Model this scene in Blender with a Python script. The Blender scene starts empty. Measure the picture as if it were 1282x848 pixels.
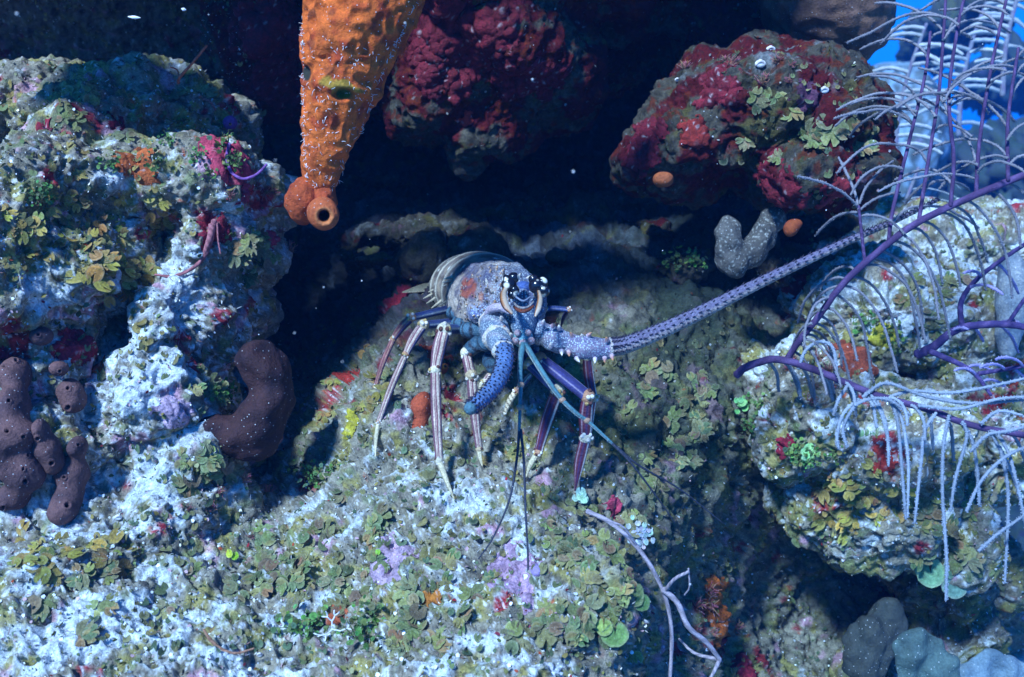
import bpy, math, random
import numpy as np
from mathutils import Vector, Matrix
from mathutils.bvhtree import BVHTree
from mathutils.kdtree import KDTree
random.seed(7); rng = np.random.default_rng(7)
R = math.radians
scene = bpy.context.scene
COL = scene.collection
# ------------------------------------------------------------------ camera
PITCH = R(-8); CAMP = Vector((0, 0, 2.2)); FW = 1.0682
cd = bpy.data.cameras.new('camera'); cam = bpy.data.objects.new('camera', cd); COL.objects.link(cam)
cam.location = CAMP; cam.rotation_euler = (R(90) + PITCH, 0, 0)
cd.sensor_width = 36; cd.lens = 36 / FW; cd.clip_start = 0.05; cd.clip_end = 500
cd.dof.use_dof = True; cd.dof.focus_distance = 1.14; cd.dof.aperture_fstop = 7.0
scene.camera = cam
# ------------------------------------------------------------------ world, sun, exposure
SUN_EL, SUN_AZ = 42, -30        # height, and how far to the left behind the camera
w = bpy.data.worlds.new('World'); scene.world = w; w.use_nodes = True
nt = w.node_tree; nt.nodes.clear()
sk = nt.nodes.new('ShaderNodeTexSky'); sk.sky_type = 'NISHITA'; sk.sun_disc = False
sk.sun_elevation = R(SUN_EL); sk.sun_rotation = R(180 - SUN_AZ)
mx = nt.nodes.new('ShaderNodeMix'); mx.data_type = 'RGBA'; mx.blend_type = 'MULTIPLY'; mx.inputs[0].default_value = 1
mx.inputs[7].default_value = (0.03, 0.42, 1.0, 1)   # light that has come down through the water
bg = nt.nodes.new('ShaderNodeBackground'); bg.inputs[1].default_value = 0.135
ow = nt.nodes.new('ShaderNodeOutputWorld')
nt.links.new(sk.outputs[0], mx.inputs[6]); nt.links.new(mx.outputs[2], bg.inputs[0]); nt.links.new(bg.outputs[0], ow.inputs[0])
sd = bpy.data.lights.new('sun', 'SUN'); sd.energy = 5.0; sd.angle = R(7); sd.color = (0.88, 0.90, 1.0)
sun = bpy.data.objects.new('sun', sd); COL.objects.link(sun)
az = R(SUN_AZ); el = R(SUN_EL)
sdir = Vector((math.sin(az) * math.cos(el), -math.cos(az) * math.cos(el), math.sin(el)))   # towards the sun
sun.rotation_euler = sdir.to_track_quat('Z', 'Y').to_euler()
vs = scene.view_settings; vs.view_transform = 'Standard'; vs.look = 'None'; vs.gamma = 1; vs.use_curve_mapping = False
vs.exposure = 0.75
scene.cycles.volume_bounces = 1; scene.cycles.max_bounces = 6; scene.cycles.diffuse_bounces = 3
scene.cycles.use_denoising = True
# ------------------------------------------------------------------ helpers
RX = Vector((1, 0, 0)); FWD = Vector((0, math.cos(PITCH), math.sin(PITCH))); UP = RX.cross(FWD)
def P(px, py, d):
    return CAMP + RX * ((px - 641) / 1282 * FW * d) + UP * (-(py - 424) / 1282 * FW * d) + FWD * d
def mm(px, d): return px * FW * d / 1282
_perm = np.random.default_rng(3).permutation(4096).astype(np.int64)
_g = np.random.default_rng(4).normal(size=(4096, 3)); _g /= np.linalg.norm(_g, axis=1)[:, None]
def pn(p, s=1.0, seed=0):
    q = np.asarray(p, dtype=np.float64) * s + seed * 17.31
    i = np.floor(q).astype(np.int64); f = q - i; u = f * f * f * (f * (f * 6 - 15) + 10)
    out = 0
    for dx in (0, 1):
        hx = _perm[(i[:, 0] + dx) & 4095]; wx = u[:, 0] if dx else 1 - u[:, 0]
        for dy in (0, 1):
            hy = _perm[(hx + i[:, 1] + dy) & 4095]; wy = wx * (u[:, 1] if dy else 1 - u[:, 1])
            for dz in (0, 1):
                h = _perm[(hy + i[:, 2] + dz) & 4095]; g = _g[h]
                v = g[:, 0] * (f[:, 0] - dx) + g[:, 1] * (f[:, 1] - dy) + g[:, 2] * (f[:, 2] - dz)
                out = out + v * wy * (u[:, 2] if dz else 1 - u[:, 2])
    return out * 1.6
def fbm(p, s, o=4, seed=0, rough=0.5):
    a, t, r = 1.0, 0.0, 0
    for k in range(o):
        r = r + a * pn(p, s * 2 ** k, seed + k); t += a; a *= rough
    return r / t ** 0.7
def ss(x, a, b):
    t = np.clip((x - a) / (b - a), 0, 1); return t * t * (3 - 2 * t)
def mixc(c, d, t): return c * (1 - t[:, None]) + np.asarray(d)[None, :] * t[:, None] if np.ndim(d) == 1 else c * (1 - t[:, None]) + d * t[:, None]
def tag(o, label=None, cat=None, group=None, kind=None):
    if label: o['label'] = label
    if cat: o['category'] = cat
    if group: o['group'] = group
    if kind: o['kind'] = kind
    return o
def np_mesh(name, V, F, C=None, smooth=True):
    me = bpy.data.meshes.new(name); V = np.asarray(V, dtype=np.float32); F = np.asarray(F, dtype=np.int32)
    n, k = F.shape
    me.vertices.add(len(V)); me.vertices.foreach_set('co', V.ravel())
    me.loops.add(n * k); me.loops.foreach_set('vertex_index', F.ravel())
    me.polygons.add(n); me.polygons.foreach_set('loop_start', np.arange(n, dtype=np.int32) * k)
    me.update(calc_edges=True); me.validate()
    if smooth: me.polygons.foreach_set('use_smooth', np.ones(len(me.polygons), dtype=bool))
    if C is not None: setcol(me, C)
    return me
def setcol(me, C):
    C = np.asarray(C, dtype=np.float32)
    if C.shape[1] == 3: C = np.hstack([C, np.ones((len(C), 1), np.float32)])
    a = me.color_attributes.new('Col', 'FLOAT_COLOR', 'POINT'); a.data.foreach_set('color', C.ravel())
def link(name, me, mat, parent=None):
    o = bpy.data.objects.new(name, me); COL.objects.link(o); o.parent = parent
    if mat and not me.materials: me.materials.append(mat)
    return o
def empty(name, loc=(0, 0, 0)):
    o = bpy.data.objects.new(name, None); COL.objects.link(o); o.location = loc; o.empty_display_size = 0.02; return o
def normals(V, F):
    a = V[F[:, 0]]; b = V[F[:, 1]]; c = V[F[:, 2]]
    n = np.cross(b - a, c - a)
    if F.shape[1] == 4: n = n + np.cross(c - a, V[F[:, 3]] - a)
    N = np.zeros_like(V)
    for k in range(F.shape[1]):
        for ax in range(3): N[:, ax] += np.bincount(F[:, k], weights=n[:, ax], minlength=len(V))
    return N / (np.linalg.norm(N, axis=1)[:, None] + 1e-12)
class MB:
    """collects shapes and links them as ONE mesh"""
    def __init__(s): s.v = []; s.f = []; s.c = []; s.n = 0
    def add(s, V, F, C):
        V = np.asarray(V, float); s.v.append(V); C = np.asarray(C, float)
        if C.ndim == 1: C = np.tile(C, (len(V), 1))
        if C.shape[1] == 3: C = np.hstack([C, np.zeros((len(C), 1))])
        s.c.append(C); s.f += [tuple(i + s.n for i in f) for f in F]; s.n += len(V)
    def build(s, name, mat, parent=None, smooth=True):
        me = bpy.data.meshes.new(name); V = np.vstack(s.v)
        me.from_pydata(V.tolist(), [], s.f); me.update()
        if smooth: me.polygons.foreach_set('use_smooth', np.ones(len(me.polygons), dtype=bool))
        setcol(me, np.vstack(s.c)); 
        return link(name, me, mat, parent)
def spline(pts, n):
    """catmull-rom through rows of any width, n samples"""
    p = np.asarray(pts, float); p = np.vstack([2 * p[0] - p[1], p, 2 * p[-1] - p[-2]]); m = len(p) - 3
    t = np.linspace(0, m - 1e-9, n); i = t.astype(int); u = (t - i)[:, None]
    a, b, c, d = p[i], p[i + 1], p[i + 2], p[i + 3]
    return 0.5 * (2 * b + (c - a) * u + (2 * a - 5 * b + 4 * c - d) * u ** 2 + (3 * b - a - 3 * c + d) * u ** 3)
def frames(C, up=(0.13, -0.6, 0.8), flipfix=False):
    T = np.gradient(C, axis=0); T = T * np.where((T @ (C[len(C) // 2] - C[0])) < -abs(0) if flipfix else np.zeros(len(C), bool), -1, 1)[:, None]; T /= np.linalg.norm(T, axis=1)[:, None] + 1e-12
    A = np.zeros_like(C); a = np.cross(T[0], up); a /= np.linalg.norm(a) + 1e-9
    for k in range(len(C)):
        a = a - T[k] * a.dot(T[k]); a /= np.linalg.norm(a) + 1e-9; A[k] = a
    return T, A, np.cross(T, A)
def tube(mb, pts, rad, n=12, seg=12, col=(.5, .5, .5), colf=None, flat=1.0, cap=True, rf=None):
    """pts: Vectors or rows; rad: radii at the points (metres)."""
    q = spline(np.hstack([np.asarray([tuple(p) for p in pts]), np.asarray(rad, float)[:, None]]), n)
    C = q[:, :3]; r = np.maximum(q[:, 3], 1e-5); T, A, B = frames(C)
    if cap:
        C = np.vstack([C[0] - T[0] * r[0] * .5, C, C[-1] + T[-1] * r[-1] * .5]); A = np.vstack([A[0], A, A[-1]]); B = np.vstack([B[0], B, B[-1]])
        r = np.concatenate([[r[0] * .45], r, [r[-1] * .45]])
    m = len(C); th = np.linspace(0, 2 * np.pi, seg, endpoint=False)
    TT, KK = np.meshgrid(th, np.linspace(0, 1, m)); rr = r[:, None] * np.ones(seg)
    if rf is not None: rr = rr * rf(TT, KK)
    V = C[:, None, :] + A[:, None, :] * (np.cos(TT) * rr)[..., None] + B[:, None, :] * (np.sin(TT) * rr * flat)[..., None]
    V = V.reshape(-1, 3)
    F = [(i * seg + j, i * seg + (j + 1) % seg, (i + 1) * seg + (j + 1) % seg, (i + 1) * seg + j) for i in range(m - 1) for j in range(seg)]
    F += [tuple(range(seg - 1, -1, -1)), tuple((m - 1) * seg + j for j in range(seg))]
    cc = np.tile(np.asarray(col, float), (len(V), 1)) if colf is None else colf(TT.ravel(), KK.ravel())
    mb.add(V, F, cc)
    return C
def ball(mb, c, r, col, seg=10, ring=7, sc=(1, 1, 1), axes=None):
    V = [];
    for i in range(ring + 1):
        ph = math.pi * i / ring
        for j in range(seg):
            t = 2 * math.pi * j / seg; V.append((math.sin(ph) * math.cos(t) * sc[0], math.sin(ph) * math.sin(t) * sc[1], math.cos(ph) * sc[2]))
    V = np.asarray(V) * r
    if axes is not None: V = V @ np.asarray(axes)
    V = V + np.asarray(tuple(c))
    F = [(i * seg + j, (i + 1) * seg + j, (i + 1) * seg + (j + 1) % seg, i * seg + (j + 1) % seg) for i in range(ring) for j in range(seg)]
    mb.add(V, F, col)
def spike(mb, p, d, L, r, c0, c1, seg=6):
    p = np.asarray(tuple(p), float); d = np.asarray(tuple(d), float); d = d / (np.linalg.norm(d) + 1e-9)
    a = np.cross(d, (0.3, 0.5, 0.8)); a /= np.linalg.norm(a); b = np.cross(d, a); V = []; C = []
    for k, (h, q) in enumerate(((-.15, 1.15), (.45, .7), (1, .08))):
        for j in range(seg):
            t = 2 * math.pi * j / seg; V.append(p + d * L * h + (a * math.cos(t) + b * math.sin(t)) * r * q); C.append(c0 if k == 0 else (c1 if k == 2 else [(x + y) / 2 for x, y in zip(c0, c1)]))
    F = [(i * seg + j, i * seg + (j + 1) % seg, (i + 1) * seg + (j + 1) % seg, (i + 1) * seg + j) for i in range(2) for j in range(seg)] + [tuple(2 * seg + j for j in range(seg))]
    mb.add(V, F, np.asarray(C))
# ------------------------------------------------------------------ materials
def mat(name, rough=0.7, spec=0.3, bump=0.4, bscale=300, speck=0.25, sscale=220, trans=0.0, rnd=0.0, dots=None, sss=0.0, coarse=60):
    m = bpy.data.materials.new(name); m.use_nodes = True; t = m.node_tree; N = t.nodes; L = t.links
    b = N['Principled BSDF']; b.inputs['Roughness'].default_value = rough; b.inputs['Specular IOR Level'].default_value = spec
    at = N.new('ShaderNodeAttribute'); at.attribute_name = 'Col'
    tc = N.new('ShaderNodeTexCoord')
    n1 = N.new('ShaderNodeTexNoise'); n1.inputs['Scale'].default_value = sscale; n1.inputs['Detail'].default_value = 4; n1.inputs['Roughness'].default_value = .65
    L.new(tc.outputs['Object'], n1.inputs['Vector'])
    mr = N.new('ShaderNodeMapRange'); mr.inputs[1].default_value = .3; mr.inputs[2].default_value = .7; mr.inputs[3].default_value = 1 - speck; mr.inputs[4].default_value = 1 + speck
    L.new(n1.outputs[0], mr.inputs[0])
    n3 = N.new('ShaderNodeTexNoise'); n3.inputs['Scale'].default_value = coarse; n3.inputs['Detail'].default_value = 3
    L.new(tc.outputs['Object'], n3.inputs['Vector'])
    mr3 = N.new('ShaderNodeMapRange'); mr3.inputs[1].default_value = .3; mr3.inputs[2].default_value = .7; mr3.inputs[3].default_value = 1 - speck * .6; mr3.inputs[4].default_value = 1 + speck * .6
    L.new(n3.outputs[0], mr3.inputs[0])
    mm_ = N.new('ShaderNodeMath'); mm_.operation = 'MULTIPLY'; L.new(mr.outputs[0], mm_.inputs[0]); L.new(mr3.outputs[0], mm_.inputs[1])
    vm = N.new('ShaderNodeVectorMath'); vm.operation = 'SCALE'; L.new(at.outputs['Color'], vm.inputs[0]); L.new(mm_.outputs[0], vm.inputs['Scale'])
    out = vm.outputs[0]
    if rnd:
        oi = N.new('ShaderNodeObjectInfo'); hs = N.new('ShaderNodeHueSaturation')
        a1 = N.new('ShaderNodeMapRange'); a1.inputs[3].default_value = .5 - rnd * .045; a1.inputs[4].default_value = .5 + rnd * .045; L.new(oi.outputs['Random'], a1.inputs[0])
        a2 = N.new('ShaderNodeMapRange'); a2.inputs[3].default_value = 1 - rnd * .6; a2.inputs[4].default_value = 1 + rnd * .6
        fr = N.new('ShaderNodeMath'); fr.operation = 'MULTIPLY'; fr.inputs[1].default_value = 7.31; L.new(oi.outputs['Random'], fr.inputs[0])
        f2 = N.new('ShaderNodeMath'); f2.operation = 'FRACT'; L.new(fr.outputs[0], f2.inputs[0]); L.new(f2.outputs[0], a2.inputs[0])
        L.new(a1.outputs[0], hs.inputs['Hue']); L.new(a2.outputs[0], hs.inputs['Value']); L.new(out, hs.inputs['Color']); out = hs.outputs[0]
    if dots:     # (scale, radius, colour, strength) spots where Col alpha is high
        vo = N.new('ShaderNodeTexVoronoi'); vo.inputs['Scale'].default_value = dots[0]; L.new(tc.outputs['Object'], vo.inputs['Vector'])
        q = N.new('ShaderNodeMapRange'); q.inputs[1].default_value = dots[1]; q.inputs[2].default_value = dots[1] * .6; L.new(vo.outputs['Distance'], q.inputs[0])
        q2 = N.new('ShaderNodeMath'); q2.operation = 'MULTIPLY'; L.new(q.outputs[0], q2.inputs[0]); L.new(at.outputs['Alpha'], q2.inputs[1])
        q3 = N.new('ShaderNodeMix'); q3.data_type = 'RGBA'; L.new(q2.outputs[0], q3.inputs[0]); L.new(out, q3.inputs[6]); q3.inputs[7].default_value = (*dots[2], 1); out = q3.outputs[2]
    L.new(out, b.inputs['Base Color'])
    n2 = N.new('ShaderNodeTexNoise'); n2.inputs['Scale'].default_value = bscale; n2.inputs['Detail'].default_value = 5; n2.inputs['Roughness'].default_value = .65
    L.new(tc.outputs['Object'], n2.inputs['Vector'])
    bp = N.new('ShaderNodeBump'); bp.inputs['Strength'].default_value = bump; bp.inputs['Distance'].default_value = 0.004
    L.new(n2.outputs[0], bp.inputs['Height']); L.new(bp.outputs[0], b.inputs['Normal'])
    if sss: b.inputs['Subsurface Weight'].default_value = sss; b.inputs['Subsurface Radius'].default_value = (.004, .002, .002); b.inputs['Subsurface Scale'].default_value = 1
    if trans:
        tr = N.new('ShaderNodeBsdfTranslucent'); L.new(out, tr.inputs[0]); ms = N.new('ShaderNodeMixShader'); ms.inputs[0].default_value = trans
        o = N['Material Output']; L.new(b.outputs[0], ms.inputs[1]); L.new(tr.outputs[0], ms.inputs[2]); L.new(ms.outputs[0], o.inputs[0])
    return m
M = {}
M['rock'] = mat('reef_rock', .9, .15, .9, 260, .45, 330, coarse=90)
M['sand'] = mat('sand', .95, .1, .4, 200, .2, 60)
M['algae'] = mat('algae_blade', .65, .25, .5, 500, .35, 250, trans=.12, rnd=.5, dots=(420, .22, (.5, .52, .5)))
M['turf'] = mat('turf', .8, .2, .2, 300, .3, 200)
M['sponge'] = mat('sponge_skin', .75, .25, .7, 330, .28, 300, sss=.05, coarse=50, dots=(170, .13, (.55, .56, .58)))
M['crust'] = mat('crust_sponge', .7, .3, 1.0, 240, .5, 300)
M['shell'] = mat('lobster_shell', .42, .45, .75, 420, .35, 450, dots=(430, .44, (.52, .62, .66)))
M['eye'] = mat('eye', .18, .6, .05, 300, .1, 300, dots=(105, .44, (.75, .7, .58)))
M['gorg'] = mat('gorgonian', .8, .2, .5, 900, .25, 500)
M['horn'] = mat('horn', .4, .5, .2, 600, .2, 500)
# ------------------------------------------------------------------ reef colours (base albedo; the sheet's back gets painted shade later)
def reefcol(V, N, white=0., olive=0., red=0., pink=0., teal=0., dark=0., brown=0.):
    up = N[:, 2]
    n = fbm(V, 30, 4, 1); c = np.tile(np.array([.22, .19, .14]), (len(V), 1)); c = mixc(c, (.32, .28, .21), ss(n, -.3, .5))
    c = mixc(c, (.10, .085, .06), ss(fbm(V, 45, 3, 5), .1, .6) * .8)
    k = fbm(V, 22, 4, 11); c = mixc(c, (.30, .25, .07), ss(k + olive, .18, .4) * .85)
    c = mixc(c, (.16, .19, .08), ss(fbm(V, 35, 3, 13) + olive, .3, .5) * .7)
    k = fbm(V, 18, 4, 21); c = mixc(c, (.50, .26, .34), ss(k + pink, .34, .5) * .8)
    k = fbm(V, 14, 5, 31); c = mixc(c, (.30, .018, .03), ss(k + red, .34, .46) * .95)
    k = fbm(V, 60, 3, 33); c = mixc(c, (.42, .07, .02), ss(k + red * .8, .5, .62) * .8)
    k = fbm(V, 20, 5, 41, .6); c = mixc(c, (.58, .62, .64), ss(k + white + up * .2, .25, .58) * .9)
    k = fbm(V, 110, 3, 43, .7); c = mixc(c, (.75, .76, .78), ss(k + white * .5, .35, .5) * .75)
    c = mixc(c, (.07, .05, .05), ss(fbm(V, 120, 2, 47), .32, .5) * .55)
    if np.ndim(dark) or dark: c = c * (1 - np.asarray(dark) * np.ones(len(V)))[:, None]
    return c
def crag(V, N, amp=1.0, big=.030):
    d = fbm(V, 7, 2, 2) * big + fbm(V, 20, 3, 6) * .019
    r = 1 - np.abs(fbm(V, 38, 2, 8)) * 1.6; d += (r - .6) * .012; d -= ss(fbm(V, 48, 2, 66), .25, .7) * .009
    r = 1 - np.abs(pn(V, 95, 9)) * 2; d += r * .0032
    d += pn(V, 210, 12) * .0018
    return V + N * (d * amp)[:, None]
REEF = []      # (V, F, name) for raycasting
class G: pass
def project(V):
    q = V - np.array(CAMP); d = q @ np.array(FWD); return 641 + (q @ np.array(RX)) / d / FW * 1282, 424 - (q @ np.array(UP)) / d / FW * 1282, d
# ------------------------------------------------------------------ the main sheet of reef
CP = []
rows = {
 1100: [(-300,.62),(100,.62),(500,.62),(800,.72),(1000,1.1),(1300,1.6)],
 848: [(-300,.86),(-100,.87),(100,.88),(300,.90),(600,.88),(760,.95),(850,1.2),(950,1.5),(1100,1.7),(1300,1.9)],
 740: [(-300,1.0),(0,.98),(200,1.0),(400,1.03),(600,.98),(780,1.02),(855,1.3),(960,1.65),(1100,1.75),(1300,1.9)],
 640: [(-300,1.2),(0,1.12),(200,1.12),(330,1.18),(450,1.10),(600,1.08),(740,1.13),(850,1.26),(930,1.45),(1030,1.75),(1150,1.8)],
 575: [(0,1.25),(200,1.22),(330,1.4),(400,1.24),(470,1.17),(600,1.17),(720,1.18),(850,1.30),(940,1.45),(1060,1.7)],
 500: [(0,1.3),(150,1.28),(260,1.35),(330,1.6),(380,1.5),(440,1.27),(560,1.27),(720,1.29),(850,1.35),(950,1.42),(1100,1.55),(1250,1.8)],
 430: [(0,1.3),(150,1.3),(280,1.7),(340,1.95),(400,1.75),(460,1.42),(600,1.40),(740,1.38),(850,1.42),(950,1.5),(1100,1.6)],
 350: [(0,1.5),(150,1.5),(300,2.1),(400,2.0),(480,1.66),(560,1.54),(650,1.53),(750,1.50),(850,1.52),(950,1.62),(1100,1.8)],
 280: [(0,1.6),(200,1.9),(350,2.1),(420,1.9),(500,1.76),(620,1.70),(750,1.66),(880,1.70),(1000,1.9),(1100,2.2)],
 200: [(0,1.9),(200,2.1),(350,2.2),(450,2.15),(600,2.25),(750,2.3),(900,2.25),(1050,2.4)],
 100: [(-300,2.0),(0,2.1),(200,2.1),(350,2.1),(600,2.1),(750,2.3),(900,2.3),(1050,2.5)],
 0: [(-300,1.8),(0,1.9),(200,1.9),(400,1.7),(600,1.7),(800,1.95),(1000,2.2)],
 -100: [(-300,1.5),(0,1.55),(400,1.5),(700,1.55),(1000,1.7)],
 -260: [(-300,1.22),(0,1.22),(400,1.2),(700,1.2),(1000,1.26)],
 -440: [(-300,1.06),(0,1.06),(400,1.05),(700,1.05),(1000,1.12)],
}
for y, r in rows.items():
    for x, d in r: CP.append((x, y, d))
CP = np.array(CP, float)
def rbf(xy, cp=CP):
    s = 200.0
    def k(a, b):
        r = np.sqrt(((a[:, None, :] - b[None, :, :]) ** 2).sum(2)) / s; return np.where(r > 0, r * r * np.log(r + 1e-9), 0)
    A = k(cp[:, :2], cp[:, :2]) + np.eye(len(cp)) * .002; Q = np.hstack([np.ones((len(cp), 1)), cp[:, :2] / s])
    W = np.linalg.solve(np.block([[A, Q], [Q.T, np.zeros((3, 3))]]), np.concatenate([cp[:, 2], np.zeros(3)]))
    out = []
    for ch in np.array_split(xy, max(1, len(xy) // 20000)): out.append(k(ch, cp[:, :2]) @ W[:-3] + W[-3] + ch / s @ W[-2:])
    return np.concatenate(out)
def sheet():
    cx = np.arange(-300, 1301, 20.); cy = np.arange(-440, 1101, 20.)
    X, Y = np.meshgrid(cx, cy); D = np.clip(rbf(np.stack([X.ravel(), Y.ravel()], 1)), .55, 2.8).reshape(X.shape)
    xs = np.concatenate([np.arange(-300, -20, 6.), np.arange(-20, 1300, 2.2)]); ys = np.concatenate([np.arange(-440, -20, 6.), np.arange(-20, 870, 2.2), np.arange(870, 1100, 8.)])
    def itp(a, g):   # smooth-ish linear resample
        i = np.clip(((a - g[0]) / 20).astype(int), 0, len(g) - 2); return i, (a - g[i]) / 20
    ix, fx = itp(xs, cx); iy, fy = itp(ys, cy)
    D1 = D[:, ix] * (1 - fx) + D[:, ix + 1] * fx; D2 = D1[iy] * (1 - fy)[:, None] + D1[iy + 1] * fy[:, None]
    X, Y = np.meshgrid(xs, ys); q = D2.ravel(); X = X.ravel(); Y = Y.ravel()
    V = np.array(CAMP) + np.outer((X - 641) / 1282 * FW * q, RX) + np.outer(-(Y - 424) / 1282 * FW * q, UP) + np.outer(q, FWD)
    nx, ny = len(xs), len(ys); a = (np.arange(ny - 1)[:, None] * nx + np.arange(nx - 1)).ravel()
    F = np.stack([a, a + nx, a + nx + 1, a + 1], 1)
    wob = 25 * np.sin(Y * .05) + 15 * np.sin(Y * .13)
    bad = ((X + wob > 1060) & (Y < 330)) | ((X + wob > 1170) & (Y < 760)) | ((X > 1060) & (Y < -90))
    F = F[~bad[F].any(1)]
    N = normals(V, F)
    V = crag(V, N); N = normals(V, F)
    return V, F, N, X, Y
V, F, N, X, Y = sheet()
g = lambda cx, cy, rx, ry: np.exp(-(((X - cx) / rx) ** 2 + ((Y - cy) / ry) ** 2))
_shd = ss(Y, 620, 460)       # back of the sheet, where shade is painted below; mask unused
white = -.04 + .32 * g(120, 800, 330, 130) + .25 * g(640, 690, 150, 120) + .12 * g(430, 640, 120, 60) - .42 * g(830, 500, 140, 220) - .25 * g(620, 440, 190, 90) + .42 * g(760, 285, 330, 60) - .45 * g(550, 60, 400, 160) - .5 * g(960, 760, 120, 120) - .3 * g(960, 330, 120, 120)
red = -.05 + .6 * g(620, 60, 170, 130) + .35 * g(350, 60, 60, 110) + .15 * g(500, 380, 60, 60) + .3 * g(905, 780, 60, 100) - .15 * g(600, 720, 300, 120)
olive = .08 + .15 * g(400, 740, 200, 120) + .2 * g(840, 500, 120, 160) + .1 * g(430, 480, 80, 60)
C = reefcol(V, N, white, olive, red, 0.02 + .1 * g(650, 700, 90, 80))
bk_shade = ss(Y + 60 * (X > 700), 500, 400) * ss(X, 250, 330) * ss(X, 1150, 1000); P3 = np.stack([X, Y, X * 0], 1); sl_shade = np.tile(np.array([.012, .016, .022]), (len(V), 1)); sl_shade = mixc(sl_shade, (.07, .09, .12), ss(fbm(V, 16, 5, 81, .62) + .25 * g(700, 290, 260, 50), .05, .5)); sl_shade = mixc(sl_shade, (.07, .012, .015), ss(fbm(V, 13, 4, 83), .25, .5)); sl_shade = mixc(sl_shade, (.06, .065, .02), ss(fbm(V, 25, 4, 85), .2, .5)); C = mixc(C, sl_shade, bk_shade * .93); C *= (1 - .45 * ss(Y, 250, 170))[:, None]; C = mixc(C, (.022, .034, .026), .9 * np.clip(g(840, 510, 110, 190) + .8 * g(900, 330, 120, 90), 0, 1) * ss(fbm(np.stack([X, Y, 0 * X], 1), .012, 3, 4), -.8, -.1))  # shade of the back slope and cave painted in; then dark algae at right
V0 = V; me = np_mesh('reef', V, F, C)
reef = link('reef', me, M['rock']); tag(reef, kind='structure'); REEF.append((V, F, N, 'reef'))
# ------------------------------------------------------------------ rounded reef masses from fused ellipsoids
def ellip(V, c, r):
    pass
def rockmass(name, blobs, vox=.0055, amp=1.0, colkw=None, m='rock', sub=True, cf=None):
    """blobs: (px, py, front depth, rx px, ry px, depth radius mm)"""
    mb = MB(); ax = None
    for (px, py, f, rx, ry, rd) in blobs:
        d = f + rd / 1000; c = P(px, py, d); A = np.array([tuple(RX), tuple(FWD), tuple(UP)])
        V = []
        ball(mb, c, 1, (1, 1, 1), 28, 20, (mm(rx, d), rd / 1000, mm(ry, d)), A)
    o = mb.build(name, M[m]); md = o.modifiers.new('r', 'REMESH'); md.mode = 'VOXEL'; md.voxel_size = vox
    sm = o.modifiers.new('s', 'SMOOTH'); sm.iterations = 12; sm.factor = .5
    if sub: s2 = o.modifiers.new('u', 'SUBSURF'); s2.levels = 1; s2.render_levels = 1; s2.subdivision_type = 'SIMPLE'
    dg = bpy.context.evaluated_depsgraph_get(); me = bpy.data.meshes.new_from_object(o.evaluated_get(dg))
    bpy.data.objects.remove(o)
    V = np.empty(len(me.vertices) * 3, np.float32); me.vertices.foreach_get('co', V); V = V.reshape(-1, 3).astype(float)
    F = np.empty(len(me.polygons) * 4, np.int32); me.polygons.foreach_get('vertices', F); F = F.reshape(-1, 4)
    N = normals(V, F); V = crag(V, N, amp, .055); N = normals(V, F)
    kw = colkw or {}
    if callable(kw): kw = kw(V, N)
    C = reefcol(V, N, **kw)
    if cf: C = cf(V, N, C)
    me = np_mesh(name, V, F, C); o = link(name, me, M[m]); REEF.append((V, F, N, name)); 
    return o
def patchmask(V, lst):
    px, py, d = project(V); r = 0
    for (x, y, rx, ry, a) in lst: r = r + a * np.exp(-(((px - x) / rx) ** 2 + ((py - y) / ry) ** 2))
    return r
bluff = rockmass('reef_bluff', [
    (40,330,1.00,150,140,240),(120,250,1.08,110,90,220),(170,180,1.22,140,70,220),(60,170,1.28,120,70,220),(270,250,1.15,80,60,160),(300,240,1.18,60,50,140),
    (280,320,1.16,45,45,120),(255,400,1.12,58,80,170),(215,500,1.08,75,80,170),(250,560,1.10,60,60,160),(30,460,1.02,120,120,220),(40,580,1.00,130,110,200),
    (180,640,1.02,140,70,200),(-120,400,.95,160,300,300),(80,700,.96,200,110,200),(140,330,1.06,60,60,160),(280,310,1.16,58,50,130),(90,440,1.06,60,60,150)],
    colkw=lambda V, N: dict(white=.14 + patchmask(V, [(200,450,90,140,.17),(250,380,50,40,.08),(120,120,200,80,-.3),(100,640,200,90,.15),(165,490,45,60,.3),(60,300,150,80,-.02)]),
        olive=.05 + patchmask(V, [(80,270,160,90,.25),(130,130,150,80,.1)]), red=-.04 + patchmask(V, [(290,190,70,60,.25),(130,130,120,60,.14),(95,440,50,35,.25),(0,440,30,60,.3),(270,270,80,40,.12)]),
        pink=.07 + patchmask(V, [(200,500,60,60,.25)])))
tag(bluff, kind='structure')
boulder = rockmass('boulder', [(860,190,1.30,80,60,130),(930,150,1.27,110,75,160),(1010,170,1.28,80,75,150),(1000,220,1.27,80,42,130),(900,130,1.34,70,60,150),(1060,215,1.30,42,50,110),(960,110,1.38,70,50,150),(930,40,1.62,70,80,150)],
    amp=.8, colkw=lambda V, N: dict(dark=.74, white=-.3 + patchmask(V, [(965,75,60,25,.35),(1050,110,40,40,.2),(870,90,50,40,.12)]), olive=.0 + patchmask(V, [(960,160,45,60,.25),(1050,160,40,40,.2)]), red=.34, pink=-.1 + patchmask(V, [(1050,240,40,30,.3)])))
tag(boulder, 'dark boulder crusted crimson and brown hanging below the overhang', 'boulder')
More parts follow.
